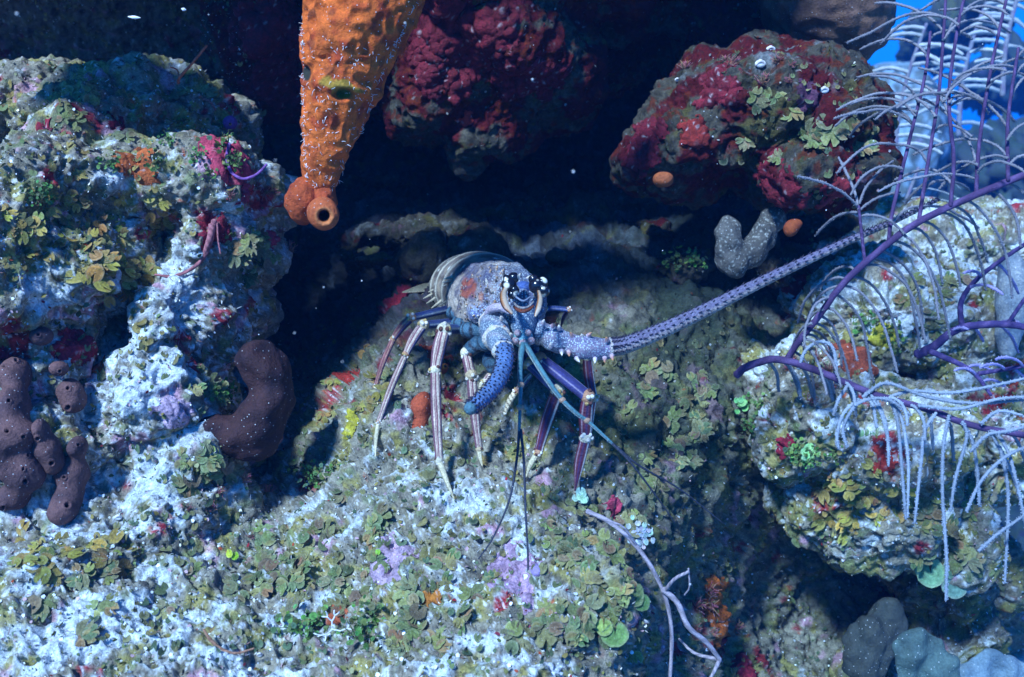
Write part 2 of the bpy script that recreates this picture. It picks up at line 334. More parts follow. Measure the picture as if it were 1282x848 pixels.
head = rockmass('coral_mound', [(1080,400,1.38,120,80,220),(1000,520,1.28,80,80,180),(1080,560,1.26,110,90,200),(1100,640,1.28,70,55,140),(1180,420,1.42,100,90,220),(1190,540,1.36,90,110,200),(1140,330,1.6,120,60,260),(1240,340,1.6,80,80,260),(1190,640,1.34,50,60,120),(970,470,1.32,50,50,140),(1020,620,1.34,50,40,120),(1050,300,1.72,90,45,160)],
    colkw=lambda V, N: dict(white=.10 + patchmask(V, [(1120,340,160,90,.25),(1180,640,60,60,.05)]), olive=.16, red=-.03 + patchmask(V, [(1110,580,30,40,.3),(1000,520,60,40,.1)]), pink=-.05))
tag(head, 'large coral head on the right under the purple sea plume', 'coral head')
low = rockmass('coral_outcrop', [(1165,720,1.42,50,60,140),(1150,820,1.42,55,60,160),(1190,780,1.46,45,60,140),(1110,870,1.40,60,60,150),(1225,700,1.62,35,60,110)],
    colkw=dict(white=-.05, olive=.2, red=-.05, dark=.35))
tag(low, 'pale blue outcrop below the coral head at lower right', 'outcrop')
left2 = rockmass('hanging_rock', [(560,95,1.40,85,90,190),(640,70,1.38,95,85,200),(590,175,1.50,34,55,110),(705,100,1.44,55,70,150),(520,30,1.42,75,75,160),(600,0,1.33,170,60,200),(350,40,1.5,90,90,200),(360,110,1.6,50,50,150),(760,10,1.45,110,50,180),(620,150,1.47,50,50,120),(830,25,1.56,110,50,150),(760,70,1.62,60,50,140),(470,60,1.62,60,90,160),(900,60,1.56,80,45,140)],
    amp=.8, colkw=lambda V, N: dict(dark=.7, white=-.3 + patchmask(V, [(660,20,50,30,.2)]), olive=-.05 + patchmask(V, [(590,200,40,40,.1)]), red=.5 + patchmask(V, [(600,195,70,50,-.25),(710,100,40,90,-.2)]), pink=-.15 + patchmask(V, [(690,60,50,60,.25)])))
tag(left2, 'dark rock spur crusted wine red hanging right of the orange sponge', 'rock')
ledge = rockmass('added_shade_ledge', [(60,-205,.93,130,50,80),(-80,-190,.92,160,50,80),(250,-212,.93,120,46,75),(400,-200,.94,100,44,75),(540,-210,.94,90,44,70),(650,-205,.95,60,40,60),(-20,-265,.95,90,60,80),(-150,-260,.95,110,60,80)], vox=.008, sub=False, colkw=dict(white=-.1))  # unseen ledge added above the view to shade the slope and bluff top
tag(ledge, kind='structure')
rr_ = random.Random(3); rub = []
for k in range(46):
    x = rr_.uniform(430, 1040); y = rr_.uniform(225, 345); rub.append((x, y, float(np.interp(y, [225, 280, 345], [1.98, 1.70, 1.50])) - .03, rr_.uniform(14, 42), rr_.uniform(9, 24), rr_.uniform(25, 60)))
rubble = rockmass('rubble_slope', rub, vox=.007, amp=.9, sub=True, colkw=dict(white=-.12, olive=.0, red=.03, dark=.8)); tag(rubble, kind='structure')
# seabed far below and far reef
sx = np.linspace(-10.9, 10.9, 90); sy = np.linspace(-2.9, 16.9, 90); SX, SY = np.meshgrid(sx, sy); q = np.stack([SX.ravel(), SY.ravel(), np.zeros(SX.size)], 1)
q[:, 2] = fbm(q, .3, 3, 5) * .25; a = (np.arange(89)[:, None] * 90 + np.arange(89)).ravel(); Fq = np.stack([a, a + 1, a + 91, a + 90], 1)
sb = link('seabed', np_mesh('seabed', q, Fq, mixc(np.tile([.55, .55, .5], (len(q), 1)), (.2, .2, .15), ss(fbm(q, .8, 3, 8), .0, .3))), M['sand']); tag(sb, kind='structure')
# ------------------------------------------------------------------ raycasting onto what is built
bv = []
for (V, F, N, n) in REEF:
    bv.append((BVHTree.FromPolygons(V.tolist(), F.tolist()), n))
def hit(px, py, only=None):
    o = CAMP; d = (P(px, py, 1) - o).normalized(); best = None
    for b, n in bv:
        if only and n != only: continue
        h = b.ray_cast(o, d)
        if h[0] is not None and (best is None or h[3] < best[2]):
            nn = h[1] if h[1].dot(d) < 0 else -h[1]; best = (h[0], nn, h[3], n)
    return best
def depth(px, py, dflt=1.3, only=None):
    h = hit(px, py, only); return (h[0] - CAMP).dot(FWD) if h else dflt

# ------------------------------------------------------------------ the water itself: pale blue air-like haze in a closed box
hb = MB(); x0, x1, y0, y1, z0, z1 = -11, 11, -3, 17, -1.2, 3.5
hv = [(x, y, z) for x in (x0, x1) for y in (y0, y1) for z in (z0, z1)]
hb.add(hv, [(0, 1, 3, 2), (4, 6, 7, 5), (0, 4, 5, 1), (2, 3, 7, 6), (0, 2, 6, 4), (1, 5, 7, 3)], (1, 1, 1))
hm = bpy.data.materials.new('haze'); hm.use_nodes = True; hn = hm.node_tree; hn.nodes.clear()
pv = hn.nodes.new('ShaderNodeVolumePrincipled'); pv.inputs['Color'].default_value = (.004, .025, .075, 1); pv.inputs['Absorption Color'].default_value = (.13, .55, 1.0, 1); pv.inputs['Density'].default_value = .26; pv.inputs['Anisotropy'].default_value = .3
ho = hn.nodes.new('ShaderNodeOutputMaterial'); hn.links.new(pv.outputs[0], ho.inputs['Volume'])
hz = hb.build('haze', hm, smooth=False); tag(hz, kind='stuff')
# ------------------------------------------------------------------ algae
OL = [(.20, .18, .07), (.24, .19, .07), (.13, .16, .06), (.09, .14, .07)]
def fan(mb, c, r, nrm, up, col, ang=5.6, ruffle=.13, rim=.35, seg=20, ring=4, notch=True):
    n = np.asarray(nrm, float); n /= np.linalg.norm(n) + 1e-9; u = np.cross(n, up); u /= np.linalg.norm(u) + 1e-9; v = np.cross(n, u)
    ph = random.random() * 9; ex = random.uniform(.7, 1.15); col = np.asarray(col); V = [c]; C = [col * .7]; wob = [random.uniform(.93, 1.05) for _ in range(seg + 1)]
    for k in range(1, ring + 1):
        q = k / ring
        for j in range(seg + 1):
            a = (j / seg - .5) * ang; rr = r * q * (1 + (wob[j] - 1) * q)
            h = r * (ruffle * q * q * math.sin(a * 2 + ph) + .04 * q * q)
            V.append(np.asarray(c) + (u * math.sin(a) * ex + v * math.cos(a)) * rr + n * h)
            band = 1 + (.18 if k % 2 else -.12); cc = col * band
            if k == ring: cc = cc * (1 - rim) + np.array([.42, .40, .25]) * rim
            C.append(cc)
    m = seg + 1; F = [(0, 1 + j, 2 + j) for j in range(seg)]
    F += [(1 + (k - 1) * m + j, 1 + k * m + j, 2 + k * m + j, 2 + (k - 1) * m + j) for k in range(1, ring) for j in range(seg)]
    mb.add(V, F, np.hstack([np.asarray(C), np.full((len(C), 1), .4)]))
def clump_mesh(kind, seed):
    random.seed(seed); mb = MB()
    if kind in ('scroll', 'gold'):
        for k in range(random.randint(6, 11)):
            a = random.random() * 6.28; q = .016 * math.sqrt(random.random()); base = (OL if kind == 'scroll' else [(.30, .21, .045), (.36, .24, .06), (.24, .19, .05), (.30, .22, .07)])[random.choice([0, 0, 1, 2])]
            nr = (math.cos(a) * q * 12 + random.uniform(-.25, .25), math.sin(a) * q * 12 + random.uniform(-.25, .25), 1)
            b = [x * random.uniform(.75, 1.25) for x in base]
            fan(mb, (math.cos(a) * q, math.sin(a) * q, random.uniform(-.001, .006)), random.uniform(.005, .0115), nr, (math.cos(a), math.sin(a), -.2), b, rim=random.uniform(.1, .45))
    elif kind == 'disc':     # chains of small round segments
        for k in range(random.randint(26, 46)):
            a = random.random() * 6.28; q = .015 * random.random() ** .7; h = random.uniform(0, .014)
            b = [x * random.uniform(.6, 1.35) for x in (.10, .20, .05)]
            fan(mb, (math.cos(a) * q, math.sin(a) * q, h), random.uniform(.0015, .0032), (random.uniform(-1, 1), random.uniform(-1, 1), .8), (.3, .9, .1), b, seg=7, ring=2, rim=.12, ang=6.2, ruffle=.1)
        for k in range(8):
            a = random.random() * 6.28; q = .013 * random.random()
            tube(mb, [(0, 0, -.003), (math.cos(a) * q * .5, math.sin(a) * q * .5, .006), (math.cos(a) * q, math.sin(a) * q, .013)], [.0005, .0004, .0003], 5, 4, (.12, .16, .05))
    elif kind == 'tuft':      # bushy little branches
        for k in range(34):
            a = random.random() * 6.28; e = random.uniform(.1, 1.2); L = random.uniform(.006, .015); d = np.array([math.cos(a) * e, math.sin(a) * e, 1]); d /= np.linalg.norm(d)
            p1 = d * L * .5 + rng.normal(size=3) * .0015; c = [x * random.uniform(.6, 1.4) for x in (.34, .16, .13)]
            tube(mb, [(0, 0, -.002), p1, d * L], [.0006, .0005, .0003], 5, 4, c)
    return mb
PROTO = {}
for kind, mk, nv in (('scroll', 'algae', 9), ('gold', 'algae', 7), ('disc', 'algae', 5), ('tuft', 'turf', 4)):
    PROTO[kind] = []
    for s in range(nv):
        o = clump_mesh(kind, 100 + s * 7 + len(kind)).build(kind + '_clump', M[mk]); PROTO[kind].append(o.data); bpy.data.objects.remove(o)
random.seed(11)
CAMD = -FWD
def place(kind, name, px, py, size, label, cat, group=None, only=None, tilt=.5):
    h = hit(px, py, only)
    if not h: return None
    n = (h[1] * (1 - tilt) + (CAMD * .6 + Vector((-.1, 0, .5))) * tilt).normalized()
    o = bpy.data.objects.new(name, random.choice(PROTO[kind])); COL.objects.link(o)
    o.location = h[0] - h[1] * .001; o.rotation_mode = 'QUATERNION'
    from mathutils import Quaternion
    o.rotation_quaternion = n.to_track_quat('Z', 'Y') @ Quaternion((0, 0, 1), random.random() * 6.28)
    s = size * random.uniform(.75, 1.25); o.scale = (s, s, s * random.uniform(.8, 1.2)); tag(o, label, cat, group); return o
regions = [
 (100,275,110,60,40,'gold',.68,'mustard scroll algae clump thick on the upper left bluff','mustard scroll algae on the upper left bluff'),
 (150,345,45,28,12,'gold',.95,'large folded mustard algae clump along the lower rim of the left bluff','mustard scroll algae on the upper left bluff'),
 (180,130,120,50,16,'scroll',.7,'shaded olive algae clump on top of the left bluff','shaded olive algae on top of the left bluff'),
 (310,320,35,30,9,'scroll',.9,'olive algae clump on the rim left of the dark hole','olive algae beside the dark hole'),
 (265,490,30,20,5,'scroll',.8,'green algae clump touching the dark brown sponge','algae touching the dark brown sponge'),
 (255,590,45,25,9,'scroll',.85,'olive algae clump below the dark brown sponge','algae below the dark brown sponge'),
 (80,690,80,30,11,'gold',.75,'olive algae clump on pale rock under the brown pore sponges','algae under the brown pore sponges'),
 (180,760,140,60,10,'scroll',.8,'sparse small algae clump on the white sediment at lower left','sparse algae on the white lower left rock'),
 (400,690,85,95,34,'scroll',.72,'broad olive green algae clump on the lower middle ledge','broad algae on the lower middle ledge'),
 (540,760,90,60,20,'scroll',.75,'green algae clump on the ledge under the long dark antennules','algae under the antennules'),
 (740,690,80,60,26,'scroll',.72,'sea green algae clump on the right shoulder of the ledge','algae on the right shoulder of the ledge'),
 (720,800,90,40,14,'scroll',.85,'large green algae clump at the bottom edge of the ledge','algae at the bottom of the ledge'),
 (430,480,50,50,8,'gold',.8,'small brown algae clump left of the lobster legs','algae left of the lobster legs'),
 (830,520,75,90,24,'scroll',.85,'dark green algae clump on the shaded slope right of the lobster','dark algae on the slope right of the lobster'),
 (1070,620,65,50,22,'gold',.85,'golden olive algae clump on the underside of the coral head','golden algae on the coral head'),
 (1150,370,90,50,12,'scroll',.8,'blue green algae clump on top of the coral head','algae on top of the coral head'),
 (1180,670,40,60,9,'scroll',1.1,'teal algae clump on the outcrop under the coral head','teal algae under the coral head'),
 (970,165,50,45,7,'scroll',.9,'dark olive algae clump growing on the hanging boulder','algae on the hanging boulder'),
 (1060,170,20,40,4,'scroll',.9,'green algae clump on the right rim of the hanging boulder','algae on the hanging boulder'),
 (240,190,60,40,9,'disc',1.0,'bright green tuft of bead algae on the shaded bluff top','bead algae on the shaded bluff top'),
 (90,230,70,30,4,'disc',1.0,'small pale bead algae tuft on the left bluff','bead algae on the shaded bluff top'),
 (280,480,30,18,5,'disc',.9,'green bead algae tuft beside the dark brown sponge','bead algae by the dark brown sponge'),
 (390,590,30,20,4,'disc',1.1,'green bead algae tuft left of the long pale leg tip','bead algae by the leg tip'),
 (850,330,22,16,3,'disc',1.3,'yellow green bead algae bush behind the right antenna','bead algae behind the right antenna'),
 (940,510,14,30,3,'disc',1.1,'bright mint bead algae on the left edge of the coral head','mint bead algae on the coral head'),
 (1020,570,30,22,6,'disc',1.2,'bright mint bead algae in the middle of the coral head','mint bead algae on the coral head'),
 (420,790,60,30,6,'disc',1.2,'pale bead algae tuft near the bottom edge of the picture','bead algae near the bottom edge'),
 (1110,415,30,15,3,'disc',1.2,'yellow bead algae tuft under the purple sea plume','bead algae under the sea plume'),
 (330,280,60,50,8,'tuft',1.1,'crimson turf tuft near the orange sponge tip','crimson turf near the orange sponge'),
 (290,650,60,60,6,'tuft',.8,'small red turf tuft on the pale rock','red turf on the pale rock'),
 (900,770,50,50,9,'tuft',1.2,'rusty orange turf tuft in the lower right hollow','rusty turf in the hollow'),
 (1020,470,50,40,7,'tuft',1.1,'reddish turf tuft below the purple stem','reddish turf below the purple stem'),
 (930,90,80,20,8,'tuft',1.0,'pale brown turf tuft on the top of the hanging boulder','turf on the hanging boulder'),
]
KN = {'gold': ('scroll_algae', 'algae'), 'scroll': ('scroll_algae', 'algae'), 'disc': ('bead_algae', 'algae'), 'tuft': ('turf_tuft', 'algae')}
for (cx, cy, rx, ry, n, kind, size, lab, grp) in regions:
    for k in range(n):
        a = random.random() * 6.283; q = math.sqrt(random.random())
        place(kind, KN[kind][0], cx + rx * q * math.cos(a), cy + ry * q * math.sin(a), size, lab, KN[kind][1], grp)
# ------------------------------------------------------------------ ground cover nobody could count
def sample(n, seed):
    r = np.random.default_rng(seed); pts, nn, cl = [], [], []
    for (V, F, N, name) in REEF:
        px, py, d = project(V); fc = V[F].mean(1); fx, fy, fd = project(fc); nf = N[F[:, 0]]
        view = np.array(CAMP) - fc; view /= np.linalg.norm(view, axis=1)[:, None]; cosv = (nf * view).sum(1)
        a = np.linalg.norm(np.cross(V[F[:, 1]] - V[F[:, 0]], V[F[:, 2]] - V[F[:, 0]]), axis=1)
        wgt = a * np.clip(cosv + .1, 0, 1) / fd ** 2 * ((fx > -60) & (fx < 1340) & (fy > -60) & (fy < 900))
        pts.append(fc); nn.append(nf); cl.append(wgt)
    P_, N_, W_ = np.vstack(pts), np.vstack(nn), np.concatenate(cl); i = r.choice(len(P_), n, p=W_ / W_.sum()); return P_[i], N_[i]
def chips(name, n, seed, lo, hi, aspect, palette, lift, nw, keep=None, mt='turf', label=None):
    Pp, Nn = sample(n, seed); r = np.random.default_rng(seed + 1)
    if keep is not None: k = keep(Pp, Nn); Pp, Nn = Pp[k], Nn[k]
    n = len(Pp); d = r.normal(size=(n, 3)) + Nn * nw; d /= np.linalg.norm(d, axis=1)[:, None]
    s = np.cross(d, r.normal(size=(n, 3))); s /= np.linalg.norm(s, axis=1)[:, None]; t = np.cross(d, s)
    L = (lo + (hi - lo) * r.random(n) ** 2)[:, None]; W = L * aspect; o = Pp + Nn * lift; bend = t * L * r.normal(size=(n, 1)) * .3
    V = np.stack([o - s * W * .5, o + s * W * .5, o + d * L * .6 + s * W * .6 + bend * .5, o + d * L + bend, o + d * L * .55 - s * W * .6 + bend * .5], 1).reshape(-1, 3)
    b = np.arange(n)[:, None] * 5; F = np.vstack([np.hstack([b, b + 1, b + 2]), np.hstack([b, b + 2, b + 4]), np.hstack([b + 4, b + 2, b + 3])])
    pal = np.array(palette); c = pal[r.integers(0, len(pal), n)] * r.uniform(.7, 1.2, (n, 1)); C = np.repeat(c, 5, axis=0)
    qx, qy, _q = project(V); dk_ = ss(qy, 520, 430) * ss(qx, 340, 420) * ss(qx, 1000, 930) + np.exp(-(((qx - 850) / 90) ** 2 + ((qy - 520) / 150) ** 2)); C = C * (1 - .6 * np.clip(dk_, 0, 1))[:, None]  # pieces on the back slope darkened to carry on its painted shade
    o = link(name, np_mesh(name, V, F, C), M[mt]); tag(o, label, None, None, 'stuff'); return o
def kdark(P_, N_):
    px, py, d = project(P_); return np.random.default_rng(1).random(len(P_)) < np.where((py < 430) & (px > 330), .12, np.where((px > 740) & (px < 960), .45, 1))
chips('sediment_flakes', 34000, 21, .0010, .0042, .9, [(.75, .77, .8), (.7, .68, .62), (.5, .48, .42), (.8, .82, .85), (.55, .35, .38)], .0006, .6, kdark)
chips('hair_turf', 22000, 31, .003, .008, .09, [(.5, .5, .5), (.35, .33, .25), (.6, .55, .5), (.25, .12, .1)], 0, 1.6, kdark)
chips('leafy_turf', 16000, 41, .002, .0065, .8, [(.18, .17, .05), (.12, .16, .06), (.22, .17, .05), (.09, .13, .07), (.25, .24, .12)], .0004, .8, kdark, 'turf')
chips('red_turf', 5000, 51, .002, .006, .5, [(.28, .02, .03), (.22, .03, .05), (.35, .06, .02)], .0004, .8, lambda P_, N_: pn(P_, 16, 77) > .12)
def small_fans(n, seed):
    random.seed(seed); Pp, Nn = sample(n * 2, seed); px, py, d = project(Pp); m = pn(Pp, 12, 91) + .5 * pn(Pp, 30, 92)
    bias = .22 * np.exp(-(((px - 90) / 150) ** 2 + ((py - 300) / 110) ** 2)) + .22 * np.exp(-(((px - 480) / 170) ** 2 + ((py - 740) / 110) ** 2)) + .25 * np.exp(-(((px - 780) / 110) ** 2 + ((py - 650) / 130) ** 2)) + .2 * np.exp(-(((px - 830) / 90) ** 2 + ((py - 480) / 120) ** 2)) + .2 * np.exp(-(((px - 1080) / 140) ** 2 + ((py - 560) / 130) ** 2))
    ok = (m + bias > .12) & ~((py < 400) & (px > 330) & (px < 900)); Pp, Nn = Pp[ok][:n], Nn[ok][:n]; mb = MB(); cd_ = np.array([-.1, -.8, .45])
    for p, nn in zip(Pp, Nn):
        v = nn * .6 + cd_ * .4 + rng.normal(size=3) * .35; qx, qy, _q = project(p[None]); c = np.array(OL[random.choice([0, 0, 1, 2, 3])]) * random.uniform(.55, 1.25); c = c * (.45 if (740 < qx[0] < 950 and 300 < qy[0] < 680) or (430 < qx[0] < 950 and qy[0] < 470) else 1) * (np.array([1.6, 1.25, .9]) if (qx[0] < 330 and qy[0] < 430) or (970 < qx[0] and 560 < qy[0] < 700) else 1)  # blades on the back slope coloured darker, as part of its painted shade
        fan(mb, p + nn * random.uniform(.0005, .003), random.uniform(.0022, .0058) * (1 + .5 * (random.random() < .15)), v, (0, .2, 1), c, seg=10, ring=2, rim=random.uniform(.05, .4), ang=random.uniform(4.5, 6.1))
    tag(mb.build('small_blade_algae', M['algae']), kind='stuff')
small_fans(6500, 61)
# ------------------------------------------------------------------ encrusting sponges: raised skins that follow the rock
def crust(px, py, r, col, h, label, name='encrusting_sponge', cat='sponge', only=None, m='crust', group=None, ex=1.0, seed=0):
    q = hit(px, py, only)
    if not q: return
    c = np.array(q[0]); r = mm(r, (q[0] - CAMP).dot(FWD))
    V, F, N, _ = [x for x in REEF if x[3] == q[3]][0]
    dx = V - c; dist = np.sqrt((dx[:, 0] / ex) ** 2 + dx[:, 1] ** 2 * .6 + dx[:, 2] ** 2); near = dist < r * 1.6
    wob = np.zeros(len(V)); wob[near] = fbm(V[near], 1.3 / r, 4, seed + 5, .62); t = 1 - dist / r + wob * .8
    ok = near & (t > 0); Ff = F[ok[F].all(1)]
    if len(Ff) < 10: return
    ids, inv = np.unique(Ff, return_inverse=True); Ff = inv.reshape(Ff.shape); Vv = V[ids]; Nv = N[ids]; tt = t[ids]
    Vv = Vv + Nv * (h * ss(tt, 0, .25) - .0012 + fbm(Vv, 120, 3, 3) * h * .5)[:, None]
    C = np.asarray(col)[None, :] * (1 + .35 * fbm(Vv, 60, 3, 9))[:, None]; C = mixc(C, (.55, .5, .52), ss(fbm(Vv, 170, 2, 15), .42, .6) * .6)
    o = link(name, np_mesh(name, Vv, Ff, np.clip(C, .003, 1)), M[m]); tag(o, label, cat, group)
DR = (.16, .010, .02); CR = (.24, .012, .03); RE = (.36, .03, .02); PK = (.42, .045, .085); PU = (.14, .05, .10)
for a in [(288,195,42,PK,.004,'rose red crust sponge on the shaded bluff left of the orange sponge'),(310,245,18,PK,.004,'small rose crust sponge above the dark hole'),
    (150,160,20,CR,.003,'dark crimson crust on the shaded top of the left bluff'),(60,160,14,CR,.003,'small wine red crust on the far left of the bluff top'),(175,205,28,(.4,.09,.02),.003,'rusty orange crust in the shaded bluff groove'),(270,290,22,CR,.003,'crimson crust on the bluff under the bead algae'),
    (95,435,26,CR,.003,'crimson crust between the small brown sponges'),(128,460,14,(.55,.08,.015),.004,'vivid orange crust on the bluff edge beside blue sand'),(5,440,12,CR,.003,'crimson crust cut by the left picture edge'),
    (350,100,46,DR,.006,'wine red sponge sheet behind the left side of the orange sponge'),(345,40,60,DR,.006,'wine red sponge sheet on the cave ceiling at top left'),
    (575,50,80,DR,.006,'broad wine red sponge sheet coating the hanging spur'),(660,100,45,DR,.005,'wine red sponge patch low on the hanging spur'),(545,95,18,RE,.005,'scarlet patch below the wine red sheet'),(585,150,12,RE,.004,'small scarlet patch on the tip of the hanging spur'),
    (810,180,36,DR,.005,'wine red crust on the left end of the hanging boulder'),(870,165,22,(.22,.018,.013),.005,'scarlet patch on the left face of the hanging boulder'),(900,110,30,DR,.004,'crimson crust on the upper left of the hanging boulder'),(1045,245,34,(.26,.02,.03),.005,'pink red crust under the right end of the hanging boulder'),(975,235,36,DR,.004,'crimson crust on the underside of the hanging boulder'),(1010,120,20,(.09,.03,.06),.003,'purple crust at the top of the hanging boulder'),
    (500,375,30,CR,.003,'dark maroon crust behind the lobster tail fan'),(435,470,20,RE,.003,'red crust on the mound left of the lobster legs'),(545,445,22,(.3,.05,.03),.003,'brownish red crust under the lobster body'),
    (1107,577,19,RE,.005,'bright red sponge crust in the middle of the coral head'),(1000,358,20,CR,.004,'maroon crust below the right antenna'),(1070,440,34,(.36,.07,.03),.003,'rust red crust behind the purple sea plume'),
    (765,635,16,PK,.004,'magenta crust beside the last leg tip'),(900,765,42,(.45,.1,.015),.004,'orange crust in the lower right hollow'),(1105,745,12,CR,.004,'small dark red crust under the outcrop'),
    (340,300,14,PK,.004,'small pink crust on the rim under the orange sponge'),(640,715,40,(.42,.26,.36),.002,'pale pink crust around the violet sponge ball'),(490,700,35,(.42,.28,.36),.002,'pale pink crust on the lower ledge'),(215,520,26,(.55,.38,.5),.002,'lilac crust on the pale column beside the dark sponge'),
    (420,770,18,(.35,.08,.03),.003,'rusty crust in the gap of the lower ledge'),(540,750,16,(.4,.14,.02),.003,'orange brown crust in the middle of the ledge'),(1110,420,22,(.42,.36,.03),.004,'yellow crust under the purple sea plume'),(930,850,30,CR,.004,'crimson crust at the bottom of the hollow'),(985,560,16,CR,.003,'crimson crust under the mint bead algae'),(440,530,18,(.4,.34,.03),.003,'yellow green crust left of the orange tube sponge')]:
    crust(a[0], a[1], a[2], a[3], a[4], a[5], seed=a[0] % 50)
# ------------------------------------------------------------------ the spiny lobster
CREAM = (.78, .68, .58); MAR = (.16, .015, .05); BLU = (.07, .12, .48); GOLD = (.55, .36, .13); WHT = (.85, .82, .82); BLK = (.012, .012, .02)
SKY_ = (.10, .30, .62); TEAL = (.08, .38, .50)
lob = empty('spiny_lobster', P(640, 560, 1.2)); tag(lob, 'spotted blue and cream spiny lobster standing on the reef ledge facing the viewer', 'lobster')
def lob_child(o):
    o.parent = lob; o.matrix_parent_inverse = Matrix.Translation(-lob.location)
    return o
body = MB()
def pr(px, d): return px * FW * d / 1282
# carapace ----------------------------------------------------------
SEC = [(611,374,1.347,48,44),(613,375,1.335,53,48),(618,378,1.30,57,49),(622,380,1.26,59,50),(628,382,1.22,56,47),(636,384,1.185,49,45),(646,389,1.155,38,37),(653,394,1.135,26,29),(656,397,1.125,12,14)]
def loft(sec, n, seg, pw=1.0):
    q = spline(np.array(sec, float), n); rows = []
    c = np.array([tuple(P(a[0], a[1], a[2])) for a in q]); T = np.gradient(c, axis=0); T /= np.linalg.norm(T, axis=1)[:, None]
    th = np.linspace(0, 2 * np.pi, seg, endpoint=False)
    for k in range(n):
        u = np.cross(T[k], (0, 0, 1)); u /= np.linalg.norm(u); v = np.cross(u, T[k]); v = v if v[2] > 0 else -v; u = np.cross(v, -T[k])
        if u[0] < 0: u = -u
        rw, rh = pr(q[k, 3], q[k, 2]), pr(q[k, 4], q[k, 2]); ct, st = np.cos(th), np.sin(th)
        hh = np.where(st > 0, rh, rh * .92)
        rows.append(c[k] + np.outer(np.sign(ct) * np.abs(ct) ** pw * rw, u) + np.outer(st * hh, v))
    V = np.vstack(rows); i = np.arange(n - 1)[:, None] * seg; j = np.arange(seg)
    F = np.stack([(i + j).ravel(), (i + (j + 1) % seg).ravel(), (i + seg + (j + 1) % seg).ravel(), (i + seg + j).ravel()], 1)
    return V, F, q
V, F, q = loft(SEC, 110, 150, .92)
Nn = normals(V, F); cen = np.array([tuple(P(628, 381, 1.25))]); 
if ((V - cen) * Nn).sum() < 0: Nn = -Nn; F = F[:, ::-1]
th = np.tile(np.linspace(0, 2 * np.pi, 150, endpoint=False), 110); kk = np.repeat(np.linspace(0, 1, 110), 150)
px, py, d = project(V); gg = lambda cx, cy, rx, ry: np.exp(-(((px - cx) / rx) ** 2 + ((py - cy) / ry) ** 2))
disp = pn(V, 260, 3) * .0007 + fbm(V, 75, 3, 4) * .0030 + (1 - np.abs(pn(V, 120, 9)) * 2) * .0009
disp += -.004 * np.exp(-((kk - .42 - .06 * np.cos(th)) / .02) ** 2)            # neck groove across the back
disp += -.0025 * np.exp(-((kk - .05) / .012) ** 2) + .002 * np.exp(-((kk - .025) / .012) ** 2)
disp += .004 * np.exp(-((np.cos(th) - .42) / .10) ** 2) * (np.sin(th) > 0) * ss(kk, .1, .3) + .004 * np.exp(-((np.cos(th) + .42) / .10) ** 2) * (np.sin(th) > 0) * ss(kk, .1, .3)
disp += .006 * gg(598, 392, 12, 12) - .003 * np.exp(-((np.hypot((px - 598) / 14, (py - 392) / 13) - 1.1) / .12) ** 2)
disp += .005 * np.exp(-((np.cos(th) / .28) ** 2)) * (np.sin(th) > 0) * ss(kk, .5, .8)
V = V + Nn * (disp + .0009 * ss(pn(V, 300, 31), .2, .6))[:, None]
C = np.tile(np.array([.17, .15, .19]), (len(V), 1)); C = mixc(C, (.40, .31, .25), ss(fbm(V, 38, 4, 61), -.1, .4)); C = mixc(C, (.10, .11, .2), ss(fbm(V, 50, 4, 71), .05, .5) * .8)
C = mixc(C, (.14, .16, .24), ss(px + (py - 380) * .3, 600, 655)); C = mixc(C, (.62, .50, .40), ss(604 - px + (py - 385) * .5, 0, 25) * .85)
C = mixc(C, (.52, .40, .30), gg(585, 400, 22, 26) * .7)
C = mixc(C, (.36, .085, .05), ss(gg(587, 362, 13, 17) + .25 * fbm(V, 80, 3, 5), .42, .62)); C = mixc(C, (.45, .16, .08), ss(gg(603, 372, 6, 10), .5, .8) * .8)
C = mixc(C, (.07, .14, .40), gg(598, 392, 11, 10) * .85); C = mixc(C, (.55, .50, .45), ss(np.sin(th), .75, 1) * ss(kk, .45, .3) * .3)
C = mixc(C, (.05, .05, .12), ss(fbm(V, 55, 4, 14), .0, .35) * .75); C = mixc(C, (.05, .03, .04), ss(fbm(V, 190, 2, 24), .25, .5) * .8)
al = np.clip(ss(px, 585, 640) * .9 + gg(598, 392, 12, 12), .15, 1) * (1 - gg(587, 362, 12, 16))
body.add(V, F, np.hstack([C, al[:, None]])); CV, CF, CN = V, F, Nn
cb = BVHTree.FromPolygons(V.tolist(), F.tolist())
def chit(x, y):
    h = cb.ray_cast(CAMP, (P(x, y, 1) - CAMP).normalized())
    if h[0] is None: return None
    n = h[1]; n = n if n.dot(P(x, y, 1) - CAMP) < 0 else -n; return h[0], n
random.seed(5)
spn = [(604,338,4),(614,341,4),(622,338,4),(630,344,5),(592,346,3.5),(600,352,4),(610,355,5),(621,352,4),(628,357,5),(585,352,3),(578,366,3),(577,380,3),(584,375,3.5),(590,386,3),(608,366,5),(617,366,4),(610,378,4.5),(620,380,5),(612,392,4),(603,404,3),(590,408,3),(594,412,3),(625,390,4),(640,347,4.5),(650,346,4),(660,349,4),(672,352,3.5),(645,356,3.5)] + [(random.uniform(575, 640), random.uniform(335, 412), random.uniform(1.6, 3)) for _ in range(120)]
for (x, y, s) in spn:
    h = chit(x, y)
    if h: spike(body, h[0], h[1] * .7 + Vector((.25, -.6, .25)), pr(s * 1.7, 1.2), pr(s * .5, 1.2), (.5, .42, .36), random.choice([(.7, .33, .1), (.8, .7, .55), (.06, .03, .03)]))
